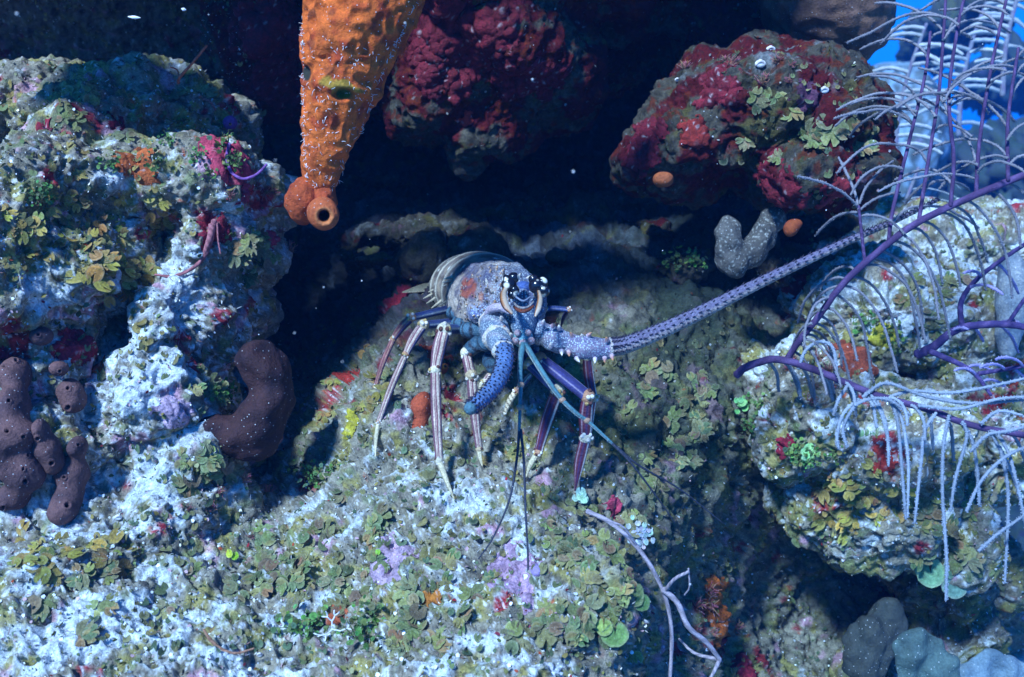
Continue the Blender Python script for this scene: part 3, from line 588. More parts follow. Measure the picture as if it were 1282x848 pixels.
# abdomen rings behind the carapace -----------------------------------
AS = [(613,371,1.345,50,47),(606,365,1.40,54,47),(597,361,1.45,53,44),(587,360,1.50,49,39),(579,364,1.55,41,33),(571,370,1.59,34,28),(566,380,1.61,24,20)]
V, F, q = loft(AS, 130, 90); kk = np.repeat(np.linspace(0, 1, 130), 90); saw = (kk * 6.5) % 1; th_a = np.tile(np.linspace(0, 2 * np.pi, 90, endpoint=False), 130)
cenA = np.array([tuple(P(594, 366, 1.47))]); Nn = normals(V, F)
if ((V - cenA) * Nn).sum() < 0: Nn = -Nn; F = F[:, ::-1]
V = V + Nn * ((saw - .5) * .006 + pn(V, 150, 3) * .0005)[:, None]
C = np.tile(np.array([.26, .21, .19]), (len(V), 1)); C = mixc(C, (.38, .29, .21), ss(fbm(V, 60, 3, 3), -.1, .4)); C = mixc(C, (.10, .07, .06), ss(np.sin(th_a * 9 + kk * 8 + 2 * pn(V, 60, 7)), .3, .9) * .7); C = mixc(C, (.7, .62, .5), ss(saw, .72, .82) * (1 - ss(saw, .9, .95))); C = mixc(C, BLK, ss(saw, .93, .97))
C = mixc(C, (.85, .82, .75), ss(pn(V, 75, 44), .42, .52) * (1 - ss(saw, .6, .7)))
body.add(V, F, np.hstack([C, np.zeros((len(C), 1))]))
for k, (x0, y0, x1, y1, dd) in enumerate([(572,372,548,384,1.38),(567,368,540,386,1.42),(563,364,534,380,1.45),(561,360,530,374,1.48),(576,382,556,394,1.36),(565,355,536,366,1.47)]):   # side spikes of the rings
    tube(body, [P(x0 + 8, y0 - 8, dd), P(x0, y0, dd - .01), P((x0 + x1) / 2, (y0 + y1) / 2 - 1, dd - .02), P(x1, y1, dd - .02)], [pr(5, dd), pr(4.4, dd), pr(3, dd), pr(.6, dd)], 14, 8,
        colf=lambda t, k_: mixc(np.tile(np.array([.14, .13, .11]), (len(t), 1)), (.62, .5, .34), ss(np.abs(((t / 6.283 * 4) % 1) - .5), .25, .35)), flat=.5)
# short spines along the leg bases and knees, longer ragged points at the rear left
for k in range(11):
    x0 = 572 - k * 1.0; y0 = 346 + k * 4.2; dd = 1.34 + .012 * k
    spike(body, P(x0 - 3, y0, dd), Vector((-1, -.3, -.25 - .1 * k / 4)), pr(16 - k * .5, dd), pr(2.1, dd), (.30, .25, .2), (.8, .7, .55))
# face ----------------------------------------------------------------
def bl(x, y, d, rx, ry, rz, col, al=0., seg=22, ring=16, mb=body): 
    c = np.array(list(col) + [al]); ball(mb, P(x, y, d), 1, c, seg, ring, (pr(rx, d), pr(rz, d), pr(ry, d)), np.array([tuple(RX), tuple(FWD), tuple(UP)]))
bl(655,403,1.13,17,26,24,(.11,.17,.27),1); bl(655,424,1.115,13,12,16,(.12,.36,.42),1); bl(655,378,1.14,17,13,13,(.09,.14,.28),.6); bl(655,361,1.14,12,9,18,(.05,.10,.30),.1)
for (x, y, r) in [(645,427,5),(655,430,5.5),(665,427,5),(648,417,4.5),(661,417,4.5)]: bl(x, y, 1.10, r, r, r, (.33,.22,.24), .6, 12, 8)
tube(body, [P(643,379,1.095), P(648,384,1.085), P(655,386,1.08), P(662,384,1.085), P(668,378,1.095)], [.0010, .0014, .0017, .0014, .0010], 20, 10, (.30,.27,.27))       # pale brow with its dark rim
tube(body, [P(643,384,1.092), P(648,388,1.082), P(655,390,1.077), P(662,388,1.082), P(668,383,1.092)], [.0012, .002, .0022, .002, .0012], 20, 8, (.22,.05,.02))
tube(body, [P(646,372,1.09), P(655,377,1.08), P(664,372,1.09)], [.0010, .0012, .0010], 12, 6, (.22,.26,.36))
# basal joints of both big feelers, speckled
def knob(mb, pts, rad, col, n=26, seg=26, ridge=.04, al=1.):
    def cf(t, k):
        c = np.tile(np.asarray(col, float), (len(t), 1)); c = mixc(c, (.5, .36, .36), ss(np.sin(t * 3 + k * 9), .4, 1) * .35); c = mixc(c, (.75, .6, .45), ss(k, .9, .95) * .8)
        return np.hstack([c, np.full((len(t), 1), al)])
    tube(mb, pts, rad, n, seg, colf=cf, rf=lambda t, k: 1 + ridge * np.sin(t * 5 + k * 14) + .07 * ss(k, .88, .93))
antL = MB(); antR = MB()
knob(body, [P(632,392,1.19), P(626,398,1.16), P(620,406,1.135)], [pr(17,1.18), pr(21,1.15), pr(20,1.13)], (.24,.22,.26))
knob(antL, [P(620,402,1.15), P(619,414,1.12), P(622,424,1.10)], [pr(19,1.14), pr(19,1.12), pr(17,1.1)], (.12,.17,.25))
knob(antL, [P(621,420,1.11), P(626,430,1.085), P(630,440,1.065)], [pr(16,1.1), pr(15,1.08), pr(13.5,1.06)], (.15,.20,.27))
tube(antL, [P(606,401,1.14), P(614,388,1.12), P(628,385,1.105), P(638,392,1.10)], [.002, .005, .005, .002], 20, 10, (.50,.40,.46))
for (x, y) in [(628,399),(616,410),(609,418),(632,411),(640,420),(618,428),(636,434),(612,432),(625,416)]:
    spike(antL, P(x, y, 1.10), (-.1, -.8, .5), .0075, .0026, (.55,.42,.38), (.95,.85,.7) if random.random() < .6 else (.6,.2,.05))
def flag(mb, pts, rad, n, base, under, rows=7, nsp=26, sp=.0022, seg=20):
    def cf(t, k):
        c = np.tile(np.asarray(base, float), (len(t), 1)); c = mixc(c, under, ss(np.cos(t - .3), .3, .9) * .8); c = c * (1 + .13 * np.sign(np.sin(k * nsp * 6.28 * 1.5)))[:, None]; return np.hstack([np.clip(c, 0, 1), np.full((len(t), 1), .15)])
    C = tube(mb, pts, rad, n, seg, colf=cf, rf=lambda t, k: 1 + .035 * np.sin(k * nsp * 6.28 * 1.5))
    T, A, B = frames(C); rr = np.interp(np.linspace(0, 1, len(C)), np.linspace(0, 1, len(rad)), rad)
    for s in range(nsp):
        i = int((s + .5) / nsp * (len(C) - 1))
        for r_ in range(rows):
            a = math.pi * 1.5 + (r_ - (rows - 1) / 2) * .62 + (s % 2) * .16
            nd = A[i] * math.cos(a) + B[i] * math.sin(a)
            spike(mb, C[i] + nd * rr[i] * .97, nd + T[i] * 1.2, sp * (1 + .5 * (r_ % 2)), sp * .36, (.02, .02, .05), (.03, .02, .04), 4)
flag(antL, [P(630,434,1.07), P(632,450,1.045), P(627,470,1.01), P(615,489,.98), P(600,503,.955), P(590,511,.945)], [pr(11,1.07), pr(10.6,1.05), pr(10.4,1.0), pr(10,.97), pr(9.6,.95), pr(9,.94)], 110, (.09,.17,.36), (.20,.28,.42), 8, 24, .0034)
ball(antL, P(589,511.5,.943), pr(8.4,.94), (.07,.16,.20,0.), 14, 10)
knob(antR, [P(664,410,1.15), P(674,416,1.135), P(686,421,1.13)], [pr(13,1.14), pr(15,1.13), pr(14,1.13)], (.12,.16,.25))
knob(antR, [P(684,420,1.13), P(697,426,1.12), P(713,431,1.12)], [pr(14,1.13), pr(16,1.12), pr(13,1.12)], (.15,.17,.27))
knob(antR, [P(711,431,1.12), P(730,435,1.11), P(752,437,1.12), P(766,436,1.12)], [pr(13,1.12), pr(14.5,1.12), pr(14,1.12), pr(12.5,1.12)], (.19,.17,.27))
for (x, y) in [(700,411),(716,420),(712,441),(737,420),(736,434),(760,426),(757,449),(722,449),(690,433),(745,450),(766,446),(703,440),(680,404),(692,408),(729,422)]:
    spike(antR, P(x, y, 1.105), (random.uniform(-.3, .6), -.7, .5 if y < 436 else -.4), .008, .0028, (.45,.35,.45), (.95,.85,.7) if random.random() < .6 else (.65,.25,.08))
flag(antR, [P(762,436,1.12), P(790,430,1.12), P(860,400,1.125), P(960,350,1.14), P(1060,303,1.17), P(1120,277,1.20), P(1175,250,1.26)], [pr(12,1.12), pr(10.8,1.12), pr(9,1.12), pr(7,1.13), pr(4.8,1.17), pr(3.4,1.2), pr(2,1.26)], 260, (.14,.12,.20), (.42,.33,.28), 5, 62, .0032, 14)
oL = antL.build('antenna', M['shell']); oR = antR.build('antenna', M['shell']); oL['label'] = 'short broken feeler curving down'; oR['label'] = 'long spiny feeler reaching up to the right'; lob_child(oL); lob_child(oR)
for (pts, rr) in (([(633,361,1.09),(630,370,1.065),(633,383,1.05),(641,393,1.045)], [3, 4.6, 5, 2.2]), ([(674,364,1.09),(676,374,1.068),(674,386,1.055),(670,396,1.05)], [2.2, 3.4, 3.6, 1.6])):
    h = MB(); tube(h, [P(*p) for p in pts], [pr(r, 1.06) for r in rr], 30, 14, flat=.6, colf=lambda t, k: mixc(mixc(np.tile(np.array([.46, .35, .25]), (len(t), 1)), (.34, .13, .04), ss(np.cos(t), .1, .7)), (.04, .015, .01), ss(np.cos(t), .75, .95)))
    lob_child(h.build('horn', M['horn']))
for lst in ([(637,356,7.5),(643,348,5.5),(644,363,5),(641,369,4.5),(634,350,4.5)], [(672,358,8),(680,364,6.5),(679,354,5.5),(668,350,5),(674,368,5)]):
    e = MB()
    for (x, y, r) in lst: ball(e, P(x, y, 1.095), pr(r * 1.3, 1.1), (.008, .008, .014, 1.), 18, 12)
    lob_child(e.build('eye', M['eye']))
# legs -----------------------------------------------------------------
def pal_stripe(base, side):
    def f(t, k):
        c = np.tile(np.asarray(base, float), (len(t), 1)); a = (t - math.pi * 1.5 + math.pi) % (2 * math.pi) - math.pi
        for s, w_ in ((-.72, .10), (.02, .13), (.36, .07)): c = mixc(c, MAR, np.exp(-((a - s - .06 * np.sin(k * 9)) / (w_ * (.7 + .5 * np.sin(k * 3.1)))) ** 4) * ss(np.sin(k * 3.14), .1, .25))
        c = mixc(c, side, ss(-a, .8, 1.0)); c = mixc(c, (.14, .03, .07), ss(a, .62, .75) * .9); c = mixc(c, GOLD, ss(np.abs(k - .5), .46, .5) * .8)
        return np.hstack([c, np.zeros((len(t), 1))])
    return f
def pal_dark(base, edge):
    def f(t, k):
        c = np.tile(np.asarray(base, float), (len(t), 1)); a = (t - math.pi * 1.5 + math.pi) % (2 * math.pi) - math.pi
        c = mixc(c, (.02, .02, .10), np.exp(-((a + .0) / .18) ** 2) * .8); c = mixc(c, edge, ss(-a, .62, .72) * (1 - ss(-a, 1.1, 1.2))); c = mixc(c, (.5, .42, .5), np.exp(-((a - .75) / .1) ** 2) * .6)
        c = mixc(c, GOLD, ss(np.abs(k - .5), .47, .5) * .8); return np.hstack([c, np.zeros((len(t), 1))])
    return f
S1 = pal_stripe((.66, .50, .38), (.04, .05, .18)); S2 = pal_stripe((.40, .20, .14), (.06, .04, .13)); SB = pal_dark((.03, .06, .19), (.26, .30, .36)); SM = pal_dark((.10, .010, .03), (.80, .66, .58)); SV = pal_dark((.035, .035, .16), (.48, .48, .52)); SD = lambda t, k: np.hstack([mixc(np.tile(np.array([.70, .58, .36]), (len(t), 1)), (.12, .06, .03), np.exp(-((np.sin(t) + .3) / .2) ** 2) * .6), np.zeros((len(t), 1))])
def leg(js, segs):
    """js: joints (px, py, d); segs: (pal, r0, rmid, r1)"""
    for k, (pal, r0, rm, r1) in enumerate(segs):
        a, b = js[k], js[k + 1]; m = [(a[i] + b[i]) / 2 for i in range(3)]; bow = 1.2 if k else 0
        tube(body, [P(*a), P(m[0] - bow, m[1] - bow, m[2]), P(*b)], [pr(r0 * .86, a[2]), pr(rm * .86, m[2]), pr(r1 * .86, b[2])], 26, 48, colf=pal, flat=.85, rf=lambda t, q: 1 + .10 * np.exp(-((q - .94) / .04) ** 2))
        if k < len(segs) - 1 or pal is not SD:
            r = max(r1, segs[k + 1][1] if k + 1 < len(segs) else 0) * 1.0
            ball(body, P(*b), pr(r, b[2]), (*random.choice([(.62, .45, .26), (.5, .25, .14), (.7, .6, .42)]), 0.), 12, 9)
            for q in range(6):
                v = Vector((random.gauss(0, 1), -abs(random.gauss(0, 1)), random.gauss(0, 1))).normalized()
                ball(body, P(*b) + v * pr(r * .95, b[2]), pr(r * .34, b[2]), (*random.choice([CREAM, GOLD, (.75, .7, .6), (.12, .04, .03)]), 0.), 7, 5)
def gd(x, y): return depth(x, y, 1.2) - .004
random.seed(9)
gA = gd(473, 506); gB = gd(470, 572); gC = gd(569, 626); gD = gd(604, 584); gE = gd(658, 598); gF = gd(720, 616); gG = gd(736, 560); gH = gd(702, 408)
leg([(566,386,1.30),(515,398,1.25),(492,425,1.25),(470,484,(1.25 + gA) / 2),(473,506,gA)], [(SB,6.5,6,5.5),(S2,6.5,6.5,4.5),(S2,4.4,4.2,3.2),(SD,3,2.4,.8)])
leg([(572,404,1.26),(530,407,1.21),(508,444,1.20),(474,529,(1.19 + gB) / 2),(470,572,gB)], [(SB,8,7,6.5),(S1,7.5,7.5,5),(S1,5,5.2,3.6),(SD,3.4,3,.8)])
leg([(586,412,1.24),(556,413,1.17),(545,464,1.15),(550,577,(1.13 + gC) / 2 ),(569,626,gC)], [(SB,9,8.5,8),(S1,9.5,10,7.5),(S1,7.2,7.6,5.5),(SD,5,3.8,.9)])
leg([(608,424,1.20),(584,442,1.17),(590,470,1.16),(600,562,(1.16 + gD) / 2),(604,584,gD)], [(SB,10,9.5,8),(S1,7.6,7.4,8),(S1,7.6,7.2,5),(SD,4.5,3.4,.8)])
leg([(646,440,1.19),(662,456,1.17),(698,490,1.155),(674,566,(1.16 + gE) / 2),(658,598,gE)], [(SB,7,7,7),(SB,7,7.5,7.5),(SM,9.5,9,6),(SD,4.6,4,.9)])
leg([(656,436,1.18),(676,449,1.15),(736,497,1.12),(733,548,1.13),(720,616,gF)], [(SV,7,8,8),(SV,8.6,10,9.5),(SM,8.5,10,8.5),(SM,8,7.5,1.2)])
leg([(690,428,1.22),(735,447,1.20),(742,498,1.20),(737,562,gG)], [(SM,6,6,6),(SM,7,7.5,7),(SM,6.5,5.5,1.5)])
leg([(664,396,1.26),(682,387,1.28),(712,388,1.28),(702,410,gH)], [(SB,6,5,4.5),(SB,4.5,4.2,4),(SV,3.6,3,1)])
leg([(664,470,1.16),(646,490,1.15),(632,518,1.15)], [(S1,4,4.5,4),(lambda t, k: np.hstack([mixc(np.tile(np.array([.75, .6, .38]), (len(t), 1)), (.12, .05, .03), ss(np.sin(k * 40 + t * 2), .5, .9)), np.zeros((len(t), 1))]),4.4,4.6,2)])
leg([(613,470,1.14),(606,478,1.14),(601,487,1.14)], [(S1,5,4.5,4),(SD,3.5,3,1.5)])
# striped blue bases of the legs below the shell
def CXf(t, k):
    c = mixc(np.tile(np.array([.025, .075, .12]), (len(t), 1)), (.06, .14, .2), ss(np.sin(t * 2), 0, 1)); c = mixc(c, (.01, .015, .03), ss(np.sin(k * 26 + np.sin(t) * 1.5), .55, .8)); return np.hstack([c, np.full((len(t), 1), .1)])
for (a, b, r0, r1) in [((596,404,1.24),(564,391,1.245),11,8),((600,412,1.215),(571,405,1.22),12,9),((606,420,1.19),(582,413,1.185),12,10),((618,426,1.165),(604,432,1.15),13,11),((606,428,1.18),(586,440,1.175),11,9),((640,430,1.2),(628,446,1.18),12,9),((650,425,1.2),(652,440,1.18),11,8),((626,430,1.2),(612,452,1.165),11,9),((612,452,1.165),(618,468,1.15),9,6),((660,424,1.2),(668,440,1.17),11,8),((674,412,1.22),(692,428,1.21),10,7)]:
    m = [(a[i] + b[i]) / 2 for i in range(3)]; tube(body, [P(*a), P(m[0], m[1] - 2, m[2] - .01), P(*b)], [pr(r0, a[2]), pr((r0 + r1) / 2, a[2]), pr(r1, b[2])], 26, 18, colf=CXf)
bl(640,412,1.20,30,22,40,(.04,.09,.16),.2)
for _ in range(240):    # bristles on the leg tips
    a, b = random.choice([((551,582,1.13),(568,624,gC)), ((471,535,1.19),(470,570,gB)), ((600,566,1.155),(604,582,gD)), ((672,572,1.16),(659,596,gE)), ((470,488,1.27),(473,504,gA))]); u = random.random()
    p = P(*[a[i] + (b[i] - a[i]) * u for i in range(3)]); sgn = -1 if a[0] == 672 else 1
    spike(body, p, (sgn * random.uniform(.3, 1), -.2, random.uniform(-.5, .1)), random.uniform(.005, .010), .0004, (.35, .24, .07), (.45, .3, .1), 3)
lob_child(body.build('body', M['shell']))
tf = MB()
for (x1, y1, w_) in [(504, 366, 7), (524, 374, 5), (533, 382, 4)]:
    tube(tf, [P(572, 352, 1.55), P(552, 356, 1.53), P((x1 + 552) / 2, (y1 + 354) / 2 + 1, 1.51), P(x1, y1, 1.50)], [pr(7, 1.5), pr(w_ + 2, 1.5), pr(w_, 1.5), pr(1.2, 1.5)], 24, 10, flat=.22, colf=lambda t, k: mixc(np.tile(np.array([.24, .20, .13]), (len(t), 1)), (.78, .58, .38), ss(np.abs(np.cos(t)), .8, .97)))
lob_child(tf.build('tail_fan', M['shell']))
for (jn, fil, thick) in (([(655,430,1.10),(652,447,1.07),(651,468,1.05),(652,482,1.045),(651,510,1.04),(650,540,1.04)], [[(650,540,1.04),(647,575,1.035),(638,625,1.02),(618,672,1.0),(599,700,.99)], [(652,538,1.04),(656,580,1.03),(658,640,1.0),(661,700,.985),(659,750,.98),(644,790,.98)]], 4.2),
                 ([(657,430,1.10),(670,452,1.07),(688,480,1.045),(704,501,1.04),(722,518,1.035),(735,527,1.035),(752,542,1.03),(767,556,1.03)], [[(767,556,1.03),(800,583,1.04),(850,612,1.07),(905,655,1.10)], [(764,553,1.03),(790,580,1.03),(822,622,1.05),(845,655,1.07)]], 4.0)):
    a = MB(); n = len(jn)
    tube(a, [P(*p) for p in jn], [pr(thick * (1 - .55 * i / (n - 1)), 1.04) for i in range(n)], 70, 12, colf=lambda t, k: np.hstack([mixc(mixc(np.tile(np.array([.07, .20, .24]), (len(t), 1)), (.55, .65, .62), ss(np.cos(t), .5, .8) * .7), (.02, .03, .05), ss(np.cos(t * 2 + 1), .85, 1) * .8), np.zeros((len(t), 1))]))
    for i in (3, 4 if thick > 4.1 else 5): bl(jn[i][0], jn[i][1], jn[i][2], thick * 1.15, thick, thick * 1.1, (.5, .3, .2), 0, 12, 8, a)
    ao = lob_child(a.build('antennule', M['shell']))
    for f_ in fil:
        b = MB(); m = len(f_); tube(b, [P(*p) for p in f_], [pr(2.0 * (1 - .6 * i / (m - 1)), 1.02) for i in range(m)], 60, 6, (.03, .035, .06)); fo = b.build('filament', M['shell']); fo.parent = ao
# ------------------------------------------------------------------ sponges
def dense(name, pts, rad, n, seg, dispf, colf, m, parent=None, close=True):
    q = spline(np.hstack([np.asarray([tuple(p) for p in pts]), np.asarray(rad, float)[:, None]]), n); C = q[:, :3]; r = q[:, 3]
    T, A, B = frames(C, flipfix=(name == 'spout')); th = np.linspace(0, 2 * np.pi, seg, endpoint=False)
    V = (C[:, None, :] + (A[:, None, :] * np.cos(th)[None, :, None] + B[:, None, :] * np.sin(th)[None, :, None]) * r[:, None, None]).reshape(-1, 3)
    i = np.arange(n - 1)[:, None] * seg; j = np.arange(seg); F = np.stack([(i + j).ravel(), (i + (j + 1) % seg).ravel(), (i + seg + (j + 1) % seg).ravel(), (i + seg + j).ravel()], 1)
    N = normals(V, F)
    if ((V - np.repeat(C, seg, axis=0)) * N).sum() < 0: N = -N; F = F[:, ::-1]
    V = V + N * dispf(V)[:, None]; N = normals(V, F); Cc = colf(V)
    return link(name, np_mesh(name, V, F, Cc), M[m], parent)
osp = empty('orange_tube_sponge', P(410, 200, 1.05)); tag(osp, 'big orange rope sponge hanging down from the top of the picture', 'sponge')
def kid(o, par): o.parent = par; o.matrix_parent_inverse = Matrix.Translation(-par.location); return o
def odisp(V):
    px, py, d = project(V); r = 1 - np.abs(pn(V * [1, 1, .8], 55, 3)) * 2
    big = ss(py, 130, 20); x = fbm(V, 26, 2, 7) * .0055 + (r - .5) * .0030 * (1 + .6 * big) + pn(V, 120, 5) * .0011 - ss(fbm(V * [1, 1, 1.6], 48, 2, 50), .3, .8) * .006 * big
    slant = py - 96 - (px - 385) * .2; x += .004 * np.exp(-((slant - 4) / 9) ** 2)
    x -= .016 * np.exp(-(((px - 430) / 13) ** 2 + ((py - 117) / 7) ** 2) ** 2) + .009 * np.exp(-(((px - 384) / 7) ** 2 + ((py - 92) / 12) ** 2))
    return x
def ocol(V):
    px, py, d = project(V); c = np.tile(np.array([.62, .125, .018]), (len(V), 1)); c = mixc(c, (.40, .055, .012), ss(fbm(V, 45, 3, 9), -.1, .45)); c = mixc(c, (.55, .12, .02), ss(py, 130, 220) * .6)
    c = mixc(c, (.22, .05, .015), ss(pn(V, 70, 50), .34, .6) * .7)
    slant = py - 98 - (px - 385) * .2; k = np.exp(-((slant + 5 * pn(V, 80, 3)) / 12) ** 2) * (.45 + .75 * np.exp(-((px - 425) / 24) ** 2)); c = mixc(c, (.34, .24, .03), ss(k + .4 * fbm(V, 120, 2, 6), .55, .95) * .8)
    h = np.exp(-(((px - 430) / 11) ** 2 + ((py - 118) / 6.5) ** 2)); c = mixc(c, (.08, .14, .01), ss(h, .3, .6)); h = np.exp(-(((px - 384) / 6) ** 2 + ((py - 92) / 11) ** 2)); return mixc(c, (.03, .03, .02), ss(h, .3, .6))
tubeo = kid(dense('tube', [P(478,-170,1.10), P(466,-80,1.08), P(455,-10,1.07), P(440,50,1.07), P(427,100,1.08), P(415,155,1.09), P(405,205,1.10), P(400,232,1.11), P(399,246,1.115)], [pr(84,1.1), pr(81,1.08), pr(75,1.07), pr(62,1.07), pr(49,1.08), pr(37,1.09), pr(26,1.1), pr(18,1.11), pr(12,1.11)], 330, 260, odisp, ocol, 'sponge'), osp)
lc = lambda V: mixc(np.tile(np.array([.40, .07, .018]), (len(V), 1)), (.27, .04, .015), ss(fbm(V, 60, 3, 3), 0, .5))
ld = lambda V: fbm(V, 40, 3, 4) * .0055 + pn(V, 150, 3) * .0006
kid(dense('lobe', [P(386,228,1.12), P(383,236,1.11), P(379,250,1.10), P(378,266,1.11), P(378,275,1.12)], [pr(8,1.1), pr(17,1.1), pr(22,1.1), pr(18,1.1), pr(3,1.1)], 80, 80, ld, lc, 'sponge'), osp)
kid(dense('lobe', [P(398,228,1.12), P(400,240,1.11), P(403,255,1.105), P(403,272,1.11)], [pr(16,1.1), pr(19,1.1), pr(18,1.1), pr(4,1.1)], 80, 80, ld, lc, 'sponge'), osp)
# the small spout that opens towards the viewer
c0 = P(402, 262, 1.115); c1 = P(406, 271, 1.055)
kid(dense('spout', [c0, c0.lerp(c1, .35), c0.lerp(c1, .7), c0.lerp(c1, .93), c1, c1 + (c1 - c0) * .03, c1 - (c1 - c0) * .05, c1 - (c1 - c0) * .35, c1 - (c1 - c0) * .6],
    [pr(14,1.08), pr(19,1.08), pr(19.5,1.07), pr(18.5,1.06), pr(14.5,1.06), pr(10,1.06), pr(7,1.06), pr(6.5,1.06), pr(3,1.06)], 120, 70, lambda V: pn(V, 90, 3) * .0006, lambda V: (lambda px, py: mixc(mixc(np.tile(np.array([.46, .10, .03]), (len(V), 1)), (.62, .24, .08), np.exp(-((np.hypot(px - 406, py - 271) - 9) / 3) ** 2) * .6), (.14, .05, .01), ss(-np.hypot(px - 406, py - 271), -7.5, -6)))(*project(V)[:2]), 'sponge'), osp)
# white fringe of tiny brittle arms along the orange sponge
tb = tubeo
tv = np.array([v.co[:] for v in tb.data.vertices]); bt = BVHTree.FromPolygons(tv.tolist(), [tuple(p.vertices) for p in tb.data.polygons])
fr = MB(); random.seed(3); cnt = 0
for _ in range(380):
    y = random.uniform(30, 235) if random.random() < .8 else random.uniform(-20, 60); lx = np.interp(y, [-20, 60, 170, 240], [375, 378, 380, 386]); rx = np.interp(y, [-20, 0, 100, 170, 240], [535, 525, 476, 450, 418])
    u = random.random(); x = lx + (rx - lx) * (random.choice([.012, .985]) if u < .45 else random.random())
    if u > .45 and y < 50: continue
    h = bt.ray_cast(CAMP, (P(x, y, 1) - CAMP).normalized())
    if h[0] is None: continue
    n = h[1] if h[1].dot(FWD) < 0 else -h[1]; p = h[0]; dr = Vector((random.gauss(0, 1), random.gauss(0, .5), random.gauss(0, 1))).normalized(); L = random.uniform(.0015, .0045)
    tube(fr, [p, p + n * .0012 + dr * L * .5, p + n * .0016 + dr * L + Vector((0, 0, random.gauss(0, .0015)))], [.0004, .0003, .0002], 5, 4, (.7, .7, .72)); cnt += 1
kid(fr.build('white_fringe', M['turf']), osp)['kind'] = 'stuff'
def softmass(name, blobs, label, col, col2, vox=.003, pores=(), dfun=None, on=None, m='sponge', lump=.004, cfun=None, cat='sponge', group=None, extra=None):
    mb = MB(); A = np.array([tuple(RX), tuple(FWD), tuple(UP)])
    for (px, py, f, rx, ry, rd) in blobs:
        d = f + rd / 1000; ball(mb, P(px, py, d), 1, (1, 1, 1), 24, 16, (mm(rx, d), rd / 1000, mm(ry, d)), A)
    o = mb.build(name, M[m]); md = o.modifiers.new('r', 'REMESH'); md.mode = 'VOXEL'; md.voxel_size = vox; sm = o.modifiers.new('s', 'SMOOTH'); sm.iterations = 45; sm.factor = .5
    s2 = o.modifiers.new('u', 'SUBSURF'); s2.levels = 1; s2.subdivision_type = 'SIMPLE'
    me = bpy.data.meshes.new_from_object(o.evaluated_get(bpy.context.evaluated_depsgraph_get())); bpy.data.objects.remove(o)
    V = np.empty(len(me.vertices) * 3, np.float32); me.vertices.foreach_get('co', V); V = V.reshape(-1, 3).astype(float); F = np.empty(len(me.polygons) * 4, np.int32); me.polygons.foreach_get('vertices', F); F = F.reshape(-1, 4)
    N = normals(V, F); dsp = fbm(V, 30, 2, 5) * lump + pn(V, 160, 5) * .0004; px, py, d = project(V); front = (N @ np.array(CAMD)) > 0
    ps = np.zeros(len(V))
    for (x, y, r) in pores: ps = np.maximum(ps, front * np.exp(-((np.hypot(px - x, (py - y)) / r) ** 4))); dsp += front * .0015 * np.exp(-((np.hypot(px - x, py - y) - r * 1.5) / (r * .7)) ** 2)
    V = V + N * (dsp - ps * .006)[:, None]; C = mixc(np.tile(np.asarray(col, float), (len(V), 1)), col2, ss(fbm(V, 28, 3, 9), -.2, .5)); C = mixc(C, (.006, .004, .004), ss(ps, .3, .7))
    if cfun: C = cfun(V, C, px, py)
    o = link(name, np_mesh(name, V, F, C), M[m]); tag(o, label, cat, group); return o
BR, BR2 = (.155, .075, .07), (.085, .045, .05)
def on(x, y, up=.032): return depth(x, y, 1.05) - up
d0 = .96
softmass('pore_sponge', [(18,468,on(18,468),20,24,26),(16,508,on(18,508),20,28,26),(22,545,on(20,545),26,24,26),(32,590,on(30,590),24,32,26),(14,622,on(20,620),26,18,24),(2,560,on(10,560),18,40,24)], 'largest brown pore sponge with many lobes at the left edge of the picture', BR, BR2, pores=[(20,451,1.9),(5,459,1.6),(11,502,1.9),(9,540,2.2),(29,547,1.8),(29,587,1.8),(32,604,2.7),(4,635,2),(35,570,1.4)])
softmass('pore_sponge', [(52,421,on(52,421),14.5,13,16)], 'small round brown sponge ball highest of the brown group', BR, BR2, .0022, pores=[(48,419,1.8)], lump=.002)
softmass('pore_sponge', [(74,462,on(74,462),13,11,14)], 'small brown sponge knob just above the two pored brown lump', BR, BR2, .0022, pores=[(75,465,1.6)], lump=.002)
softmass('pore_sponge', [(86,488,on(86,488),17,15,18),(92,502,on(92,502),16,15,18)], 'medium brown sponge lump with two pores beside the crimson crust', BR, BR2, .0025, pores=[(85,486,2.1),(86,509,2.2)])
softmass('pore_sponge', [(50,538,on(50,538),9,16,16),(57,562,on(57,562),17,20,20),(68,580,on(68,580),14,16,18)], 'tapered brown sponge finger between the two larger brown sponges', BR, BR2, .0025, pores=[(47,549,1.9),(64,580,2.2)])
softmass('pore_sponge', [(98,560,on(98,560),13,16,20),(90,592,on(90,592),22,22,24),(88,622,on(88,622),18,18,22),(80,640,on(82,640),18,17,22)], 'hourglass shaped brown sponge lowest and rightmost of the brown group', BR, BR2, .0028, pores=[(98,557,1.6),(80,598,1.8),(84,633,2.8)])
dk = 1.12
softmass('dark_lobed_sponge', [(320,450,dk,30,26,40),(338,468,dk,30,32,45),(343,498,dk,28,34,45),(328,528,dk,32,32,45),(300,545,dk,34,24,40),(270,538,dk,22,20,34),(252,532,dk,14,16,26),(312,560,dk+.01,32,20,34)], 'large smooth dark purple brown sponge curling beside the black hole', (.05, .020, .020), (.028, .013, .018), .004, lump=.007)
softmass('barrel_sponge', [(1035,-20,1.36,84,92,130),(1055,30,1.38,58,52,110)], 'smooth brown barrel sponge at the top edge beyond the hanging boulder', (.20, .11, .075), (.12, .07, .06), .006, lump=.008)
tr = lambda V, C, px, py: mixc(C, (.5, .5, .45), ss(pn(V, 260, 8), .25, .5) * .5)
